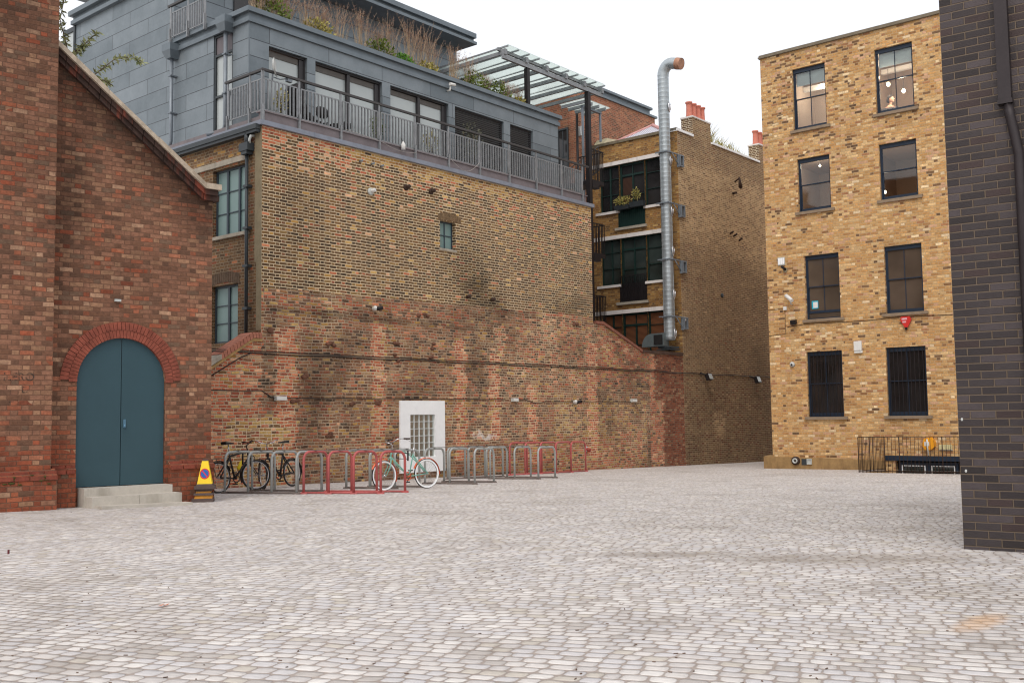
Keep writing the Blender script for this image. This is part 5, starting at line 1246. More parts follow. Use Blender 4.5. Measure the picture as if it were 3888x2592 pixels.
for i, (u, z) in enumerate(((7.05, 4.93), (8.1, 4.93))):
    th = onP('rusty_stub', ('left', 'right')[i]+' rusty pipe stub at the foot of the pale brickwork', 'pipe', u, z, 'rusty stubs'); mb = MB(); mb.tube([(u, 0, z), (u+.03, -.12, z+.03)], .05, 10); th.part('pipe_end', mb, M_rust)
for i, u in enumerate((3.02, 3.42, 3.75)):
    th = onP('vent_pipe', ('left', 'middle', 'right')[i]+' of three little pipe ends under the balcony flashing', 'pipe', u, 8.1, 'little pipes under the balcony'); mb = MB(); mb.tube([(u, 0, 8.12-.002*i), (u+.02, -.1, 8.12)], .028, 10); th.part('pipe_end', mb, M_pipe)
th = onP('cctv_camera', 'small white camera on the zinc band above the balcony', 'camera', 7.4, 11.3); mb = MB(); mb.tube([(7.35, .98, 11.2), (7.35, .86, 11.2), (7.35, .84, 11.34)], .025, 8); th.part('bracket', mb, M_plastw); mb = MB(); mb.tube([(7.28, .80, 11.36), (7.5, .80, 11.38)], .045, 10); th.part('housing', mb, M_plastw)
th = onP('tap_fitting', 'red and white pipe fitting low on the old wall behind the red hoops', 'pipe fitting', 13.0, .35); mb = MB(); mb.lathe([(.09, 0), (.09, .04), (.06, .05)], n=14, T=lambda x, y, z: (12.65+x, -z, .45+y)); th.part('plate', mb, M_plastg); mb = MB(); mb.tube([(12.65, 0, .45), (12.72, -.15, .4)], .06, 10); th.part('spout', mb, plain('red_fitting', rgb(150, 60, 50), .5))
mb = MB(); mb.box(18.92, 19.04, -.1, 0, 5.0, 5.14); single('wall_box', mb, M_plastw, 'small white box on the brown wall corner beside the duct bracket', 'box', FM, (19, 0, 5.0))
th = onP('corner_camera', 'white corner camera where balcony gutter meets the brick corner', 'camera', -.05, 8.15) if False else None

# ================================================================== BALCONY OBJECTS
def leaves(mb, c, r, n, size, up=.3, sc=(1, 1, 1)):
    for _ in range(n):
        d = Vector((random.gauss(0, 1), random.gauss(0, 1), random.gauss(0, 1))).normalized(); rr = r*random.uniform(.35, 1)
        p = Vector(c)+Vector((d.x*sc[0], d.y*sc[1], d.z*sc[2]))*rr; s = size*random.uniform(.6, 1.3)
        a = (d+Vector((random.gauss(0, .5), random.gauss(0, .5), random.gauss(up, .5)))).normalized(); b = a.cross(Vector((random.gauss(0, 1), random.gauss(0, 1), random.gauss(0, 1)))).normalized()*s*.32
        mb.quad([p, p+a*s*.5+b, p+a*s, p+a*s*.5-b])
def potted(name, label, u, v, z, pw, ph, h, spread, mat, n=220, size=.06, pl=.0, sc=(1, .7, 1)):
    th = Thing(name, label, 'plant', FM, (u, v, z)); mb = MB(); w = pw/2
    mb.hexa([(u-w*.85, v-.13, z), (u+w*.85, v-.13, z), (u+w*.85, v+.13, z), (u-w*.85, v+.13, z), (u-w, v-.17, z+ph), (u+w, v-.17, z+ph), (u+w, v+.17, z+ph), (u-w, v+.17, z+ph)]); th.part('planter', mb, M_pot)
    mb = MB()
    for k in range(7):
        a = random.uniform(-.8, .8)*spread; mb.tube([(u+a*.2, v, z+ph), (u+a*.6, v+random.uniform(-.08, .08), z+ph+h*.5), (u+a, v+random.uniform(-.1, .1), z+ph+h*.9)], [.012, .008, .004], 5)
    th.part('stems', mb, M_stem); mb = MB(); leaves(mb, (u, v, z+ph+h*.62), h*.5, n, size, .3, (spread/h*1.6, .5, 1)); th.part('foliage', mb, mat)
potted('potted_shrub', 'flowering shrub in a long grey planter by the satellite dish', 1.02, .62, 8.62, .95, .36, .62, .3, M_leafy, 260)
potted('potted_shrub', 'leafy green shrub in a planter left of the balcony lantern', 4.2, .6, 8.6, .7, .32, .75, .3, M_leafg, 260)
potted('potted_shrub', 'broad green shrub in a planter before the third glazed opening', 6.25, .6, 8.6, .75, .36, .7, .42, M_leafy, 300)
potted('potted_tree', 'small olive tree in a planter before the dark blinds', 8.0, .6, 8.6, .8, .34, 1.25, .55, M_olive, 520, .06)
th = Thing('lounge_chair', 'black bucket lounge chair on thin legs on the balcony', 'chair', FM, (1.9, .62, 8.62))
mb = MB(); N = 10
prof = [(1.28, 9.84, .20), (1.34, 9.6, .30), (1.44, 9.34, .34), (1.56, 9.12, .35), (1.78, 8.98, .36), (2.0, 8.95, .35), (2.2, 9.0, .30)]
for i in range(len(prof)-1):
    u0, z0, w0 = prof[i]; u1, z1, w1_ = prof[i+1]
    mb.hexa([(u0, .62-w0, z0-.09), (u1, .62-w1_, z1-.1), (u1, .62+w1_, z1-.1), (u0, .62+w0, z0-.09), (u0+.07, .62-w0, z0+.02), (u1+.05, .62-w1_, z1+.03), (u1+.05, .62+w1_, z1+.03), (u0+.07, .62+w0, z0+.02)])
mb.ball((2.05, .32, 9.24), .16, 10, (1.5, .6, 1.0)); mb.ball((2.05, .92, 9.24), .16, 10, (1.5, .6, 1.0)); th.part('seat_shell', mb, M_black)
for (a, b) in ((1.6, .38), (2.3, .38), (1.6, .86), (2.3, .86)): mb = MB(); mb.tube([(1.95, .62, 8.95), (a, b, 8.62)], .012, 6); th.part('leg', mb, M_black)
th = Thing('footstool', 'black cushioned footstool beside the black lounge chair', 'stool', FM, (2.85, .6, 8.62))
mb = MB(); mb.hexa([(2.5, .4, 8.98), (3.08, .4, 9.05), (3.08, .85, 9.05), (2.5, .85, 8.98), (2.5, .4, 9.08), (3.08, .4, 9.2), (3.08, .85, 9.2), (2.5, .85, 9.08)]); mb.ball((3.07, .62, 9.17), .12, 10, (.7, 1.8, 1)); th.part('cushion', mb, M_black)
for (a, b) in ((2.55, .42), (3.1, .42), (2.55, .82), (3.1, .82)): mb = MB(); mb.tube([(2.8, .62, 9.0), (a, b, 8.62)], .012, 6); th.part('leg', mb, M_black)
th = Thing('satellite_dish', 'small grey satellite dish clamped at the balcony corner', 'satellite dish', FM, (.5, .2, 9.6))
mb = MB(); ax = Vector((.35, -.3, .25)).normalized(); sx = ax.cross(Vector((0, 0, 1))).normalized(); sy = sx.cross(ax)
def TD(x, y, z): p = Vector((.45, .12, 9.95))+sx*x+sy*y*1.15+ax*z*-1; return (p.x, p.y, p.z)
ax = Vector((.70, -.71, .14)).normalized(); sx = ax.cross(Vector((0, 0, 1))).normalized(); sy = sx.cross(ax)
mb.lathe([(.0, .05), (.09, .04), (.16, .015), (.205, -.02), (.21, -.02), (.165, .025), (.09, .052), (.0, .062)], n=22, T=TD); th.part('reflector', mb, M_plastg)
mb = MB(); mb.tube([(.42, .12, 9.7), (.62, .14, 9.7), (.86, .15, 9.78)], .015, 6); mb.box(.82, .96, .1, .2, 9.70, 9.82); mb.tube([(.4, .12, 9.95), (.36, .1, 9.6)], .02, 6); th.part('feed_arm', mb, M_pipe)
th = Thing('lantern', 'white lantern hanging on the outside of the balcony kerb', 'lantern', FM, (4.6, .0, 8.9)); mb = MB(); mb.lathe([(.06, 0), (.062, .14), (.03, .2), (.01, .24)], (4.6, .02, 8.72), 12); th.part('lantern_body', mb, M_plastw); mb = MB(); mb.tube([(4.6, .02, 8.95), (4.6, .1, 9.05)], .006, 5); th.part('hook', mb, M_black)
th = Thing('hanging_flex', 'loose pale cable looping along the outside of the balcony kerb', 'cable', FM, (5, .02, 8.8)); mb = MB()
for (a, b, z0, z1, sg) in ((2.6, 3.8, 8.86, 8.78, .0), (3.85, 5.1, 8.78, 8.74, .10), (6.5, 7.7, 8.8, 8.95, .3)):
    mb.tube([(a+(b-a)*k/12, .03-.03*sin(pi*k/12), z0+(z1-z0)*k/12-sg*sin(pi*k/12)) for k in range(13)], .006, 5)
th.part('cable_run', mb, plain('dirty_pale_flex', rgb(170, 164, 158), .7))

# ---- planting along the zinc parapet
def grass_clump(u, v, z, h, n, seed, label):
    random.seed(seed); th = Thing('ornamental_grass', label, 'grass', FM, (u, v, z), 'dry grasses along the zinc parapet')
    mb = MB(); heads = MB()
    for _ in range(n):
        a = random.uniform(0, 2*pi); r = random.uniform(0, .16); x, y = u+r*cos(a)*1.5, v+r*sin(a)*.6; H = h*random.uniform(.65, 1.05); dx, dy = random.gauss(0, .2)*H, random.gauss(0, .08)*H
        P = [(x, y, z), (x+dx*.25, y+dy*.25, z+H*.45), (x+dx*.6, y+dy*.6, z+H*.78), (x+dx, y+dy, z+H)]
        mb.tube(P, [.0045, .004, .003, .002], 3, caps=False)
        for k in range(12):
            t_ = random.uniform(-.3, 1); p = Vector(P[2]).lerp(Vector(P[3]), t_); dd = Vector((random.gauss(0, 1), random.gauss(0, .7), random.uniform(.1, 1.2))).normalized()*.12*(1.2-t_*.5); b = Vector((.007, .004, 0))
            heads.quad([p-b, p+b, p+dd])
    blades(mb, (u, v, z), 40, h*.4, .2, .006, .4)
    th.part('stems', mb, M_straw); th.part('seed_heads', heads, M_dry)
seedc = 100; GL = ['at the zinc corner', 'second from the zinc corner', 'third from the zinc corner', 'fourth from the zinc corner', 'fifth from the zinc corner', 'above the second glazed opening', 'left of the bright green plant', 'behind the bright green plant', 'right of the bright green plant', 'above the third glazed opening', 'above the small white camera', 'above the first dark blind', 'beneath the eave end', 'left of the canopy', 'under the canopy edge', 'beside the short black canopy post', 'last before the parapet end']
gu = [.9, 1.4, 1.9, 2.45, 3.05, 3.7, 4.35, 5.0, 5.65, 6.25, 6.8, 7.35, 8.1, 8.9, 9.9, 10.6, 11.3]; gh = [1.1, 1.2, 1.2, 1.3, 1.2, 1.5, 1.5, 1.2, 1.7, 1.75, 1.8, 1.6, 1.5, 1.4, 1.1, 1.0, .95]
for i, (u, h) in enumerate(zip(gu, gh)): grass_clump(u, 1.42+.1*(i % 3), 11.45, h, 40 if i > 2 else 64, 200+i, 'dry pinkish ornamental grass '+GL[i])
random.seed(5)
SL = [('at the zinc corner beside the railing', 1.35, .36, M_leafg), ('with yellow green leaves near the corner', 2.85, .30, M_leafy), ('left of the bright leafy plant', 5.05, .34, M_leafg), ('bright green with broad leaves above the third opening', 5.95, .24, M_leafb), ('small and yellowish above the white camera', 7.0, .26, M_leafy), ('rounded, under the canopy left end', 9.1, .36, M_leafg), ('rounded, in the middle under the canopy', 10.2, .36, M_leafg), ('small, beside the short black canopy post', 11.25, .22, M_leafy)]
for (lab, u, r, mt) in SL:
    th = Thing('parapet_shrub', 'green shrub on the zinc parapet, '+lab, 'shrub', FM, (u, 1.45, 11.45), 'green shrubs along the zinc parapet')
    mb = MB(); leaves(mb, (u, 1.4, 11.5+r*1.0), r*1.35, 520, .09, .2, (1.2, .6, .95)); th.part('foliage', mb, mt); mb = MB()
    for k in range(6): mb.tube([(u, 1.45, 11.45), (u+random.uniform(-r, r)*.7, 1.45, 11.45+r*random.uniform(.8, 1.5))], .008, 4)
    th.part('stems', mb, M_stem)
# window box on the green windows
random.seed(9)
th = Thing('window_box', 'window box with trailing green plant below the upper green window', 'window box', FM, (18.7, 2.1, 9.5)); mb = MB()
mb.hexa([(18.62, 1.42, 9.52), (18.80, 1.42, 9.52), (18.80, 2.02, 9.52), (18.62, 2.02, 9.52), (18.58, 1.40, 9.72), (18.82, 1.40, 9.72), (18.82, 2.04, 9.72), (18.58, 2.04, 9.72)]); mb.hexa([(18.62, 2.08, 9.50), (18.80, 2.08, 9.50), (18.80, 2.72, 9.50), (18.62, 2.72, 9.50), (18.58, 2.06, 9.66), (18.82, 2.06, 9.66), (18.82, 2.74, 9.66), (18.58, 2.74, 9.66)]); th.part('trough', mb, M_gutter)
mb = MB(); leaves(mb, (18.66, 2.35, 9.82), .24, 320, .07, .2, (.6, 1.7, .8)); leaves(mb, (18.66, 1.75, 10.0), .2, 160, .07, .5, (.6, 1., 1.3)); th.part('foliage', mb, M_leafy)
# buddleia on the gable
th = Thing('buddleia_bush', 'straggling buddleia growing from behind the sloping gable coping', 'bush', FL, (-2.2, .4, 7.2))
mb = MB(); lv = MB(); random.seed(21)
br = [[(-2.35, .45, 7.2), (-2.3, .45, 7.9), (-2.42, .45, 8.35), (-2.36, .42, 8.75)], [(-2.1, .45, 7.1), (-1.85, .45, 7.5), (-1.5, .42, 7.86), (-1.2, .4, 7.96), (-1.0, .4, 7.90)], [(-2.3, .45, 7.4), (-2.15, .45, 7.8), (-1.95, .42, 8.1), (-1.78, .4, 8.28)], [(-1.7, .45, 6.8), (-1.5, .43, 7.0), (-1.45, .42, 7.12)], [(-2.4, .5, 7.5), (-2.5, .45, 8.0), (-2.48, .42, 8.5)], [(-2.3, .5, 7.6), (-2.1, .45, 7.95), (-2.02, .42, 8.0)], [(-2.0, .45, 7.2), (-1.7, .42, 7.45), (-1.55, .4, 7.38)]]
for P in br:
    mb.tube(P, [.014-.003*min(i, 3) for i in range(len(P))], 5)
    for a, b in zip(P[:-1], P[1:]):
        for _ in range(40):
            p = Vector(a).lerp(Vector(b), random.random()); d = Vector((random.gauss(0, 1), random.gauss(0, .6), random.gauss(-.1, .8))).normalized(); s = random.uniform(.07, .13); w = d.cross(Vector((random.gauss(0, 1), random.gauss(0, 1), random.gauss(0, 1)))).normalized()*s*.17
            lv.quad([p, p+d*s*.5+w, p+d*s, p+d*s*.5-w])
th.part('branches', mb, M_stem); th.part('foliage', lv, M_bud)

# ================================================================== BICYCLE RACKS
def rack(hoops, mat, label, group, H=.80, bar=True, rail=M_foot):
    """hoops: list of ((nearX, nearY), (farX, farY)) ground points"""
    c = hoops[0][0]; base = (c[0], c[1], ground_z(*c)); th = Thing('bicycle_rack', label, 'bicycle rack', FG, base, group)
    fn, fb = MB(), MB()
    for (a, b) in hoops:
        a = Vector((*a, ground_z(*a)+.02)); b = Vector((*b, ground_z(*b)+.02)); d = (b-a); L = d.length; d.normalize(); r = min(.16, L*.3); P = [a, a+Vector((0, 0, H-r))]
        for k in range(1, 8): t_ = pi/2*k/8; P.append(a+d*r*(1-cos(t_))+Vector((0, 0, H-r+r*sin(t_))))
        P.append(a+d*r+Vector((0, 0, H))); P.append(b-d*r+Vector((0, 0, H)))
        for k in range(1, 8): t_ = pi/2*k/8; P.append(b-d*r*(1-sin(t_))+Vector((0, 0, H-r+r*cos(t_))))
        P += [b+Vector((0, 0, H-r)), b]
        mb = MB(); mb.tube(P, .026, 10); h = th.part('hoop', mb, mat)
        for q in (a, b): mb = MB(); mb.box(q.x-.07, q.x+.07, q.y-.035, q.y+.035, q.z-.02, q.z+.012); th.part('foot_plate', mb, rail if mat is M_hoop else mat, h)
    e = lambda p, q, k: Vector((p[0]+(q[0]-p[0])*k, p[1]+(q[1]-p[1])*k))
    for idx, nm in ((0, 'near'), (1, 'far')):
        p, q = hoops[0][idx], hoops[-1][idx]; p2, q2 = e(p, q, -.03), e(p, q, 1.04) if len(hoops) > 1 else q
        mb = MB(); mb.tube([(p2[0], p2[1], ground_z(*p2)+.025), (q2[0], q2[1], ground_z(*q2)+.025)], .02, 8); th.part('base_rail', mb, rail if mat is M_hoop else mat)
    if bar:
        p = [(hoops[k][0][0]*.55+hoops[k][1][0]*.45, hoops[k][0][1]*.55+hoops[k][1][1]*.45) for k in (0, -1)]; p2, q2 = e(p[0], p[1], -.05), e(p[0], p[1], 1.05)
        n = Vector((-(q2-p2).y, (q2-p2).x)).normalized()*.03; mb = MB(); z0, z1 = ground_z(*p2)+H+.045, ground_z(*q2)+H+.045
        mb.hexa([(p2.x-n.x, p2.y-n.y, z0), (q2.x-n.x, q2.y-n.y, z1), (q2.x+n.x, q2.y+n.y, z1), (p2.x+n.x, p2.y+n.y, z0), (p2.x-n.x, p2.y-n.y, z0+.012), (q2.x-n.x, q2.y-n.y, z1+.012), (q2.x+n.x, q2.y+n.y, z1+.012), (p2.x+n.x, p2.y+n.y, z0+.012)])
        th.part('top_bar', mb, M_hbar)
GR = 'bicycle racks along the old wall'
rack([((-5.78, 20.70), (-5.44, 21.50)), ((-5.28, 20.56), (-4.94, 21.37)), ((-4.78, 20.42), (-4.44, 21.24)), ((-4.26, 20.28), (-3.92, 21.10))], M_hoop, 'grey rack of four hoops nearest the striped yellow cone', GR)
rack([((-4.13, 20.33), (-3.77, 20.92)), ((-3.63, 20.27), (-3.27, 20.84)), ((-3.13, 20.22), (-2.75, 20.74)), ((-2.60, 20.20), (-2.17, 20.62))], M_hoopr, 'red rack of four hoops in front of the turquoise bicycle', GR)
rack([((-3.62, 22.35), (-3.18, 22.95)), ((-3.10, 22.25), (-2.63, 22.80)), ((-2.54, 22.12), (-2.07, 22.68))], M_hoop, 'grey rack of three hoops behind the turquoise bicycle', GR)
rack([((-2.09, 24.33), (-1.70, 25.20)), ((-1.50, 24.16), (-1.09, 24.98)), ((-.91, 23.99), (-.48, 24.80))], M_hoop, 'grey rack of three hoops right of the turquoise bicycle, nearest the camera', GR)
rack([((-.61, 26.90), (-.18, 27.68)), ((.02, 26.75), (.45, 27.50)), ((.63, 26.60), (1.09, 27.3))], M_hoop, 'grey rack furthest right, in front of the far red hoops', GR)
far = lambda L, dx=.42, dy=.8: [((x, y), (x+dx, y+dy)) for x, y in L]
rack(far([(-1.72, 26.9), (-1.20, 27.2), (-.72, 27.5)]), M_hoop, 'grey rack close to the wall behind the other grey racks', GR)
rack(far([(-.11, 29.31), (.33, 29.84), (.78, 30.37), (1.26, 30.95), (1.75, 31.53)], .50, .8), M_hoopr, 'red rack of five hoops farthest from the camera against the wall', GR, H=.90, bar=False)

# ================================================================== BICYCLES
def bicycle(label, front, rear, frame, tyre_wall, guard, bars_kind, r=.32, lean=0., steer=0., seat_h=.92, lowbar=False, rackb=False, bottle=None, guardmat=None, seatmat=None, tk=1.):
    f = Vector((front[0], front[1])); b = Vector((rear[0], rear[1])); d = f-b; L = d.length; ang = atan2(d.y, d.x)
    fr = Frame(b.x, b.y, math.degrees(ang)); zb = (ground_z(*front)+ground_z(*rear))/2
    th = Thing('bicycle', label, 'bicycle', fr, (L/2, 0, zb)); R0 = r
    def Pn(x, y, z): y2 = y*cos(lean)+z*sin(lean); return (x, y2, zb+z*cos(lean)-y*sin(lean))
    tube0 = MB.tube
    def wheel(cx, st):
        def Wp(a, rr, y=0): 
            x = rr*cos(a); return Pn(cx+x*cos(st)-y*sin(st), x*sin(st)+y*cos(st), R0+rr*sin(a))
        mb = MB(); N = 40; mb.tube([Wp(2*pi*k/N, R0-.018) for k in range(N)], .018, 8, closed=True); w = th.part('wheel', mb, M_rubber)
        mb = MB(); mb.tube([Wp(2*pi*k/N, R0-.044) for k in range(N)], .011, 6, closed=True); th.part('rim', mb, M_chrome, w)
        if tyre_wall:
            mb = MB()
            for s_ in (-1, 1):
                for k in range(N):
                    a0, a1 = 2*pi*k/N, 2*pi*(k+1)/N; mb.quad([Wp(a0, R0-.046, s_*.016), Wp(a1, R0-.046, s_*.016), Wp(a1, R0-.014, s_*.0195), Wp(a0, R0-.014, s_*.0195)])
            th.part('white_sidewall', mb, M_white, w)
        mb = MB()
        for k in range(28):
            a = 2*pi*k/28; mb.tube([Wp(a, R0-.05), Wp(a+(.35 if k % 2 else -.35), .02, (.02 if k % 2 else -.02))], .0013, 3, caps=False)
        th.part('spokes', mb, M_chrome, w)
        mb = MB(); mb.tube([Pn(cx+.05*sin(st), -.05*cos(st), R0), Pn(cx-.05*sin(st), .05*cos(st), R0)], .02, 10); th.part('hub', mb, M_chrome, w)
    wheel(0, 0); wheel(L, steer)
    bb = (.42*L, R0-.04); st_ = (.30*L, .80); hd_t = (.80*L, .84); hd_b = (.835*L, .70)
    mb = MB(); tr = .013*tk
    seat_top = (.295*L, .70 if lowbar else .74)
    mb.tube([Pn(bb[0], 0, bb[1]), Pn(st_[0], 0, st_[1]-.04)], tr, 8)
    mb.tube([Pn(hd_t[0], 0, hd_t[1]), Pn(hd_b[0], 0, hd_b[1])], .018*tk, 8); mb.tube([Pn(hd_b[0], 0, hd_b[1]), Pn(bb[0], 0, bb[1])], .014*tk, 8)
    if lowbar:
        mb.tube([Pn(hd_t[0]-.003, 0, hd_t[1]-.02), Pn(.68*L, 0, .835), Pn(.5*L, 0, .79), Pn(.37*L, 0, .70), Pn(.15*L, .03, .47), Pn(0, .05, R0)], .012, 8)
        mb.tube([Pn(hd_t[0], 0, hd_t[1]-.05), Pn(.66*L, 0, .79), Pn(.5*L, 0, .76), Pn(.35*L, 0, .745)], .010, 8)
        mb.tube([Pn(.42*L, 0, bb[1]), Pn(.52*L, 0, .36), Pn(.68*L, 0, .49), Pn(.8*L, 0, .66)], .009, 8)
    else: mb.tube([Pn(hd_t[0], 0, hd_t[1]-.02), Pn(st_[0]+.01, 0, st_[1]-.06)], tr, 8)
    for s_ in (-1, 1):
        mb.tube([Pn(bb[0], s_*.02, bb[1]), Pn(0, s_*.055, R0)], .010*tk, 6); mb.tube([Pn(st_[0], s_*.015, st_[1]-.1), Pn(0, s_*.055, R0)], .009*tk, 6)
    th.part('frame', mb, frame)
    def S(x, y, z):     # steered point about the head axis
        ox = hd_b[0]; dx = x-ox; return Pn(ox+dx*cos(steer)-y*sin(steer), dx*sin(steer)+y*cos(steer), z)
    mb = MB(); mb.tube([Pn(hd_b[0], 0, hd_b[1]), S(hd_b[0]+.02, 0, R0*2+.03)], .02, 8)
    for s_ in (-1, 1): mb.tube([S(hd_b[0]+.02, s_*.045, R0*2+.03), S(hd_b[0]+.05, s_*.05, R0+.18), S(L-.02 if not steer else hd_b[0]+.16, s_*.05, R0)], [.014, .012, .009], 6)
    mb.tube([S(hd_b[0]+.02, -.045, R0*2+.03), S(hd_b[0]+.02, .045, R0*2+.03)], .014, 6); th.part('fork', mb, frame)
    # seat
    mb = MB(); mb.tube([Pn(st_[0]+.01, 0, st_[1]-.06), Pn(.285*L, 0, seat_h-.03)], .013, 8); sp_ = th.part('seat_post', mb, M_chrome)
    mb = MB(); c = (.27*L, seat_h)
    mb.hexa([Pn(c[0]-.11, -.075, c[1]-.02), Pn(c[0]+.02, -.05, c[1]-.02), Pn(c[0]+.02, .05, c[1]-.02), Pn(c[0]-.11, .075, c[1]-.02), Pn(c[0]-.12, -.07, c[1]+.035), Pn(c[0]+.02, -.045, c[1]+.02), Pn(c[0]+.02, .045, c[1]+.02), Pn(c[0]-.12, .07, c[1]+.035)])
    mb.hexa([Pn(c[0]+.02, -.045, c[1]-.02), Pn(c[0]+.16, -.014, c[1]-.015), Pn(c[0]+.16, .014, c[1]-.015), Pn(c[0]+.02, .045, c[1]-.02), Pn(c[0]+.02, -.045, c[1]+.02), Pn(c[0]+.16, -.014, c[1]+.01), Pn(c[0]+.16, .014, c[1]+.01), Pn(c[0]+.02, .045, c[1]+.02)])
    if seatmat is not False: th.part('saddle', mb, seatmat or M_rubber)
    # bars
    mb = MB(); gps = []; zt = 1.0
    mb.tube([Pn(hd_t[0], 0, hd_t[1]), S(hd_t[0]-.015, 0, zt-.06), S(hd_t[0]+.04, 0, zt-.02)], .013, 8)
    for s_ in (-1, 1):
        if bars_kind == 'cruiser':
            Q = [S(hd_t[0]+.04, 0, zt-.02), S(hd_t[0]+.06, s_*.12, zt+.0), S(hd_t[0]+.0, s_*.22, zt+.06), S(hd_t[0]-.12, s_*.27, zt+.06)]; E_ = [Q[-1], S(hd_t[0]-.26, s_*.30, zt+.055)]
        else:
            Q = [S(hd_t[0]+.04, 0, zt-.02), S(hd_t[0]+.05, s_*.1, zt+.0), S(hd_t[0]+.03, s_*.18, zt+.02)]; E_ = [Q[-1], S(hd_t[0]+.0, s_*.29, zt+.025)]
        mb.tube(Q, .011, 8); gp = MB(); gp.tube(E_, .017, 8); gps.append(gp)
        mb.tube([Q[-1], tuple(Vector(E_[1])+Vector((0, 0, -.05)))], .005, 5)
    hb = th.part('handlebar', mb, M_chrome if bars_kind == 'cruiser' else M_black); [th.part('grip', gp, plain('brown_grip', rgb(66, 48, 42), .7), hb) for gp in gps]
    # chainset
    mb = MB(); N = 24
    for k in range(N):
        a0, a1 = 2*pi*k/N, 2*pi*(k+1)/N
        mb.quad([Pn(bb[0]+.07*cos(a0), -.045, bb[1]+.07*sin(a0)), Pn(bb[0]+.07*cos(a1), -.045, bb[1]+.07*sin(a1)), Pn(bb[0]+.095*cos(a1), -.045, bb[1]+.095*sin(a1)), Pn(bb[0]+.095*cos(a0), -.045, bb[1]+.095*sin(a0))])
    mb.tube([Pn(bb[0], -.05, bb[1]), Pn(bb[0], .05, bb[1])], .022, 8); mb.tube([Pn(bb[0]-.09, -.045, bb[1]+.01), Pn(0, -.045, R0+.03)], .004, 4); mb.tube([Pn(bb[0]-.09, -.045, bb[1]-.05), Pn(0, -.045, R0-.03)], .004, 4)
    ch_ = th.part('chainset', mb, guardmat or M_black)
    for s_ in (-1, 1):
        mb = MB(); e_ = (bb[0]+s_*.11, bb[1]-s_*.12); mb.tube([Pn(bb[0], s_*.055, bb[1]), Pn(e_[0], s_*.07, e_[1])], .008, 6); mb.box(-.04, .04, .0, .07, -.012, .012, lambda a, b_, c_, e_=e_, s_=s_: Pn(e_[0]+a, s_*(.075+b_), e_[1]+c_)); th.part('pedal', mb, M_black, ch_)
    if guard:
        for cx, a0, a1, st in ((0, -.15, 2.9, 0), (L, -.9, 2.2, steer)):
            mb = MB(); N = 22
            def Gp(a, rr, y): x = rr*cos(a); return Pn(cx+x*cos(st)-y*sin(st), x*sin(st)+y*cos(st), R0+rr*sin(a))
            if cx: a0, a1 = radians(-25), radians(155); sgn = -1; angs = [pi-(a0+(a1-a0)*k/N) for k in range(N+1)]
            else: angs = [radians(-5)+(radians(165))*k/N for k in range(N+1)]; angs = [pi-a for a in angs] if True else angs
            for k in range(N):
                A0, A1 = angs[k], angs[k+1]
                for (y0, y1, q0, q1) in ((-.032, -.015, .012, .024), (-.015, .015, .024, .024), (.015, .032, .024, .012)):
                    mb.quad([Gp(A0, R0+q0, y0), Gp(A1, R0+q0, y0), Gp(A1, R0+q1, y1), Gp(A0, R0+q1, y1)])
            th.part('mudguard', mb, guard)
    if rackb:
        mb = MB(); 
        for s_ in (-.05, 0, .05): mb.tube([Pn(.22, s_, .70), Pn(-.22, s_, .69)], .006, 5)
        for s_ in (-1, 1): mb.tube([Pn(-.1, s_*.06, .69), Pn(0, s_*.07, R0)], .006, 5)
        th.part('carrier', mb, M_black)
    if bottle:
        mb = MB(); mb.tube([Pn(.52*L, 0, .46), Pn(.61*L, 0, .60)], .036, 12); mb.tube([Pn(.61*L, 0, .60), Pn(.63*L, 0, .63)], .02, 8); th.part('bottle', mb, bottle)
    return th
M_turq = plain('turquoise_frame_paint', rgb(128, 184, 168), .35, 0, .08, 6)
M_orng = plain('orange_mudguard', rgb(226, 108, 72), .35, 0, .06, 6)
M_blkf = plain('black_frame_paint', rgb(40, 36, 36), .4, 0, .15, 8)
b3 = bicycle('turquoise bicycle with orange mudguards and white sidewall tyres', (-2.69, 21.50), (-1.86, 22.15), M_turq, True, M_orng, 'cruiser', r=.315, lean=radians(-3), steer=radians(6), lowbar=True, guardmat=M_orng, seatmat=False)
mb = MB(); 
bicycle('black bicycle nearest the cone, with a yellow bottle and rear carrier', (-5.40, 21.72), (-5.93, 20.84), M_blkf, False, M_black, 'flat', r=.32, lean=radians(4), steer=radians(-25), seat_h=1.0, tk=1.6, rackb=True, bottle=plain('yellow_bottle', rgb(232, 206, 40), .4))
bicycle('dark bicycle with its front wheel turned, standing against the old wall', (-5.42, 22.42), (-4.98, 23.30), M_blkf, False, M_black, 'cruiser', r=.31, lean=radians(-3), steer=radians(55), seat_h=1.0, tk=1.7)
# shackle locks
def shackle(x, y, z, dx, dy, label):
    th = Thing('shackle_lock', label, 'bicycle lock', FG, (x, y, z)); mb = MB()
    mb.tube([(x, y, z), (x-dx, y-dy, z+.01), (x-dx*1.15, y-dy*1.15, z+.04), (x-dx*1.15, y-dy*1.15, z+.10), (x-dx, y-dy, z+.13), (x, y, z+.12)], .008, 6); th.part('shackle', mb, M_black)
    mb = MB(); mb.tube([(x+.02, y, z-.04), (x+.02, y, z+.18)], .018, 8); th.part('lock_bar', mb, M_black)
shackle(-2.25, 21.80, .66, .18, .13, 'black shackle lock hanging on the turquoise bicycle frame'); shackle(-5.55, 21.1, .66, -.16, -.25, 'black shackle lock on the black bicycle beside the cone')

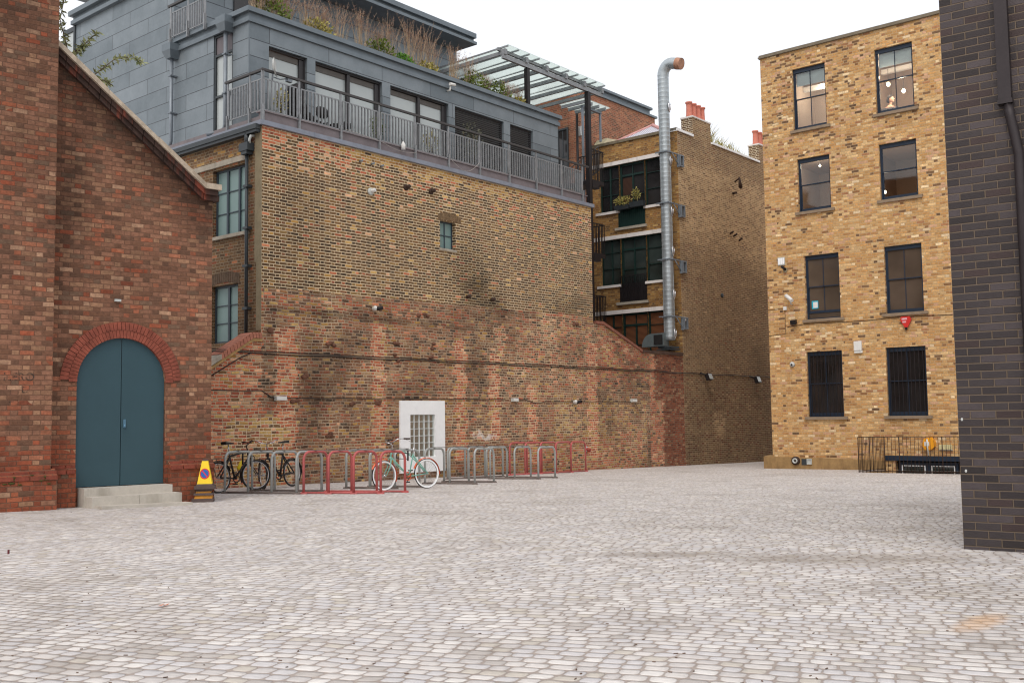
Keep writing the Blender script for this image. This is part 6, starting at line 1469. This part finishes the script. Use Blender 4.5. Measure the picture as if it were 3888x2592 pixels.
# ================================================================== CONE STACK
M_conedark = plain('grey_brown_rubber', rgb(88, 74, 70), .7, 0, .15, 8)
M_coney = plain('cone_yellow', rgb(244, 208, 36), .45, 0, .04, 6)
M_coneo = plain('dirty_orange_yellow', rgb(196, 132, 30), .55, 0, .2, 8)
cx, cy = -5.42, 18.10; cz = ground_z(cx, cy); rot = radians(12)
def FC(dx, dy): return (cx+dx*cos(rot)-dy*sin(rot), cy+dx*sin(rot)+dy*cos(rot))
CS = 1.25
def frust(mb, w0, w1, z0, z1, ox=0, oy=0):
    P = []; w0, w1, z0, z1, ox = w0*CS, w1*CS, z0*CS, z1*CS, ox*CS
    for w, z in ((w0, z0), (w1, z1)):
        for sx_, sy_ in ((-1, -1), (1, -1), (1, 1), (-1, 1)):
            x, y = FC(ox+sx_*w/2, oy+sy_*w/2); P.append((x, y, cz+z))
    mb.hexa(P)
th = Thing('parking_cone', 'yellow no waiting parking cone standing on a squashed stack', 'cone', FG, (cx, cy, cz+.19))
mb = MB(); frust(mb, .275, .275, .18, .222, .015); frust(mb, .23, .215, .222, .25, .015); th.part('cone_base', mb, M_conedark)
mb = MB(); frust(mb, .20, .08, .25, .565, .015); cone = th.part('cone_body', mb, M_coney); mb = MB(); frust(mb, .08, .07, .565, .585, .015); th.part('cone_tip', mb, M_conedark)
# roundel on the front face
fx = lambda t: (.205-.12*t)/2
def RF(x, h): 
    t_ = (h-.25)/.315; X, Y = FC((.015+x)*CS, -(.20-.12*t_)/2*CS-.004); return (X, Y, cz+h*CS)
def disc(r0, r1, name, mat, off=0, cl=None):
    mb = MB(); N = 32
    for k in range(N):
        a0, a1 = 2*pi*k/N, 2*pi*(k+1)/N
        q = [RF(r*cos(a), .39+r*sin(a)*1.1) for r, a in ((r0, a0), (r1, a0), (r1, a1), (r0, a1))]; mb.quad([(p[0], p[1]-off, p[2]) for p in q])
    return th.part(name, mb, mat, cone)
M_sred = plain('sign_red', rgb(206, 44, 50), .5, 0, .03); M_sblu = plain('sign_blue', rgb(24, 92, 170), .5, 0, .03)
disc(.0005, .056, 'blue_disc', M_sblu, .0); disc(.052, .066, 'red_ring', M_sred, .001)
mb = MB(); q = [RF(-.044, .435), RF(-.034, .445), RF(.044, .345), RF(.034, .335)]; mb.quad([(p[0], p[1]-.002, p[2]) for p in q]); th.part('red_bar', mb, M_sred, cone)
th = Thing('cone_stack', 'flattened stack of two dirty cones under the yellow parking cone', 'cone', FG, (cx, cy, cz)); 
mb = MB(); frust(mb, .29, .285, .0, .05, -.01); frust(mb, .26, .25, .095, .125, .0); th.part('cone_base', mb, M_conedark); mb = MB(); frust(mb, .24, .22, .05, .095, -.0); frust(mb, .20, .19, .125, .15, .0); th.part('cone_body', mb, M_coneo); mb = MB(); frust(mb, .21, .19, .15, .18, .005); th.part('cone_tip', mb, M_conedark)

# ---- litter
mb = MB(); x, y = -2.31, 6.82; z = ground_z(x, y)
for k, (a, b) in enumerate(((-.03, .0), (.0, .01))): mb.quad([(x+a, y+b, z+.006), (x+a+.035, y+b-.012, z+.012), (x+a+.045, y+b+.01, z+.022), (x+a+.01, y+b+.02, z+.008)])
single('fallen_leaf', mb, plain('dry_orange_leaf', rgb(196, 120, 84), .7), 'curled orange brown leaf lying on the paving', 'leaf', FG, (x, y, z))
mb = MB(); x, y = -4.88, 10.0; z = ground_z(x, y); mb.box(x, x+.012, y, y+.02, z, z+.04); single('litter_scrap', mb, plain('dark_red_scrap', rgb(96, 34, 40), .7), 'tiny dark red scrap standing on the paving at far left', 'litter', FG, (x, y, z))

# grit, twigs and cigarette ends scattered over the setts
random.seed(77); mb = MB()
for _ in range(420):
    Y = 4.2+14*random.random()**1.6; X = random.uniform(-.55, .55)*Y; z = ground_z(X, Y)+.002; a = random.uniform(0, pi); l = random.uniform(.003, .012); w = random.uniform(.002, .004)
    ca, sa = cos(a), sin(a); q = [(X+ca*l*i-sa*w*j, Y+sa*l*i+ca*w*j) for i, j in ((-1, -1), (1, -1), (1, 1), (-1, 1))]
    mb.hexa([(x, y, z) for x, y in q]+[(x, y, z+.003) for x, y in q])
single('grit', mb, plain('dark_grit', rgb(110, 88, 74), .9, 0, .4, 30), None, None, FG, (0, 10, 0.2), kind='stuff')
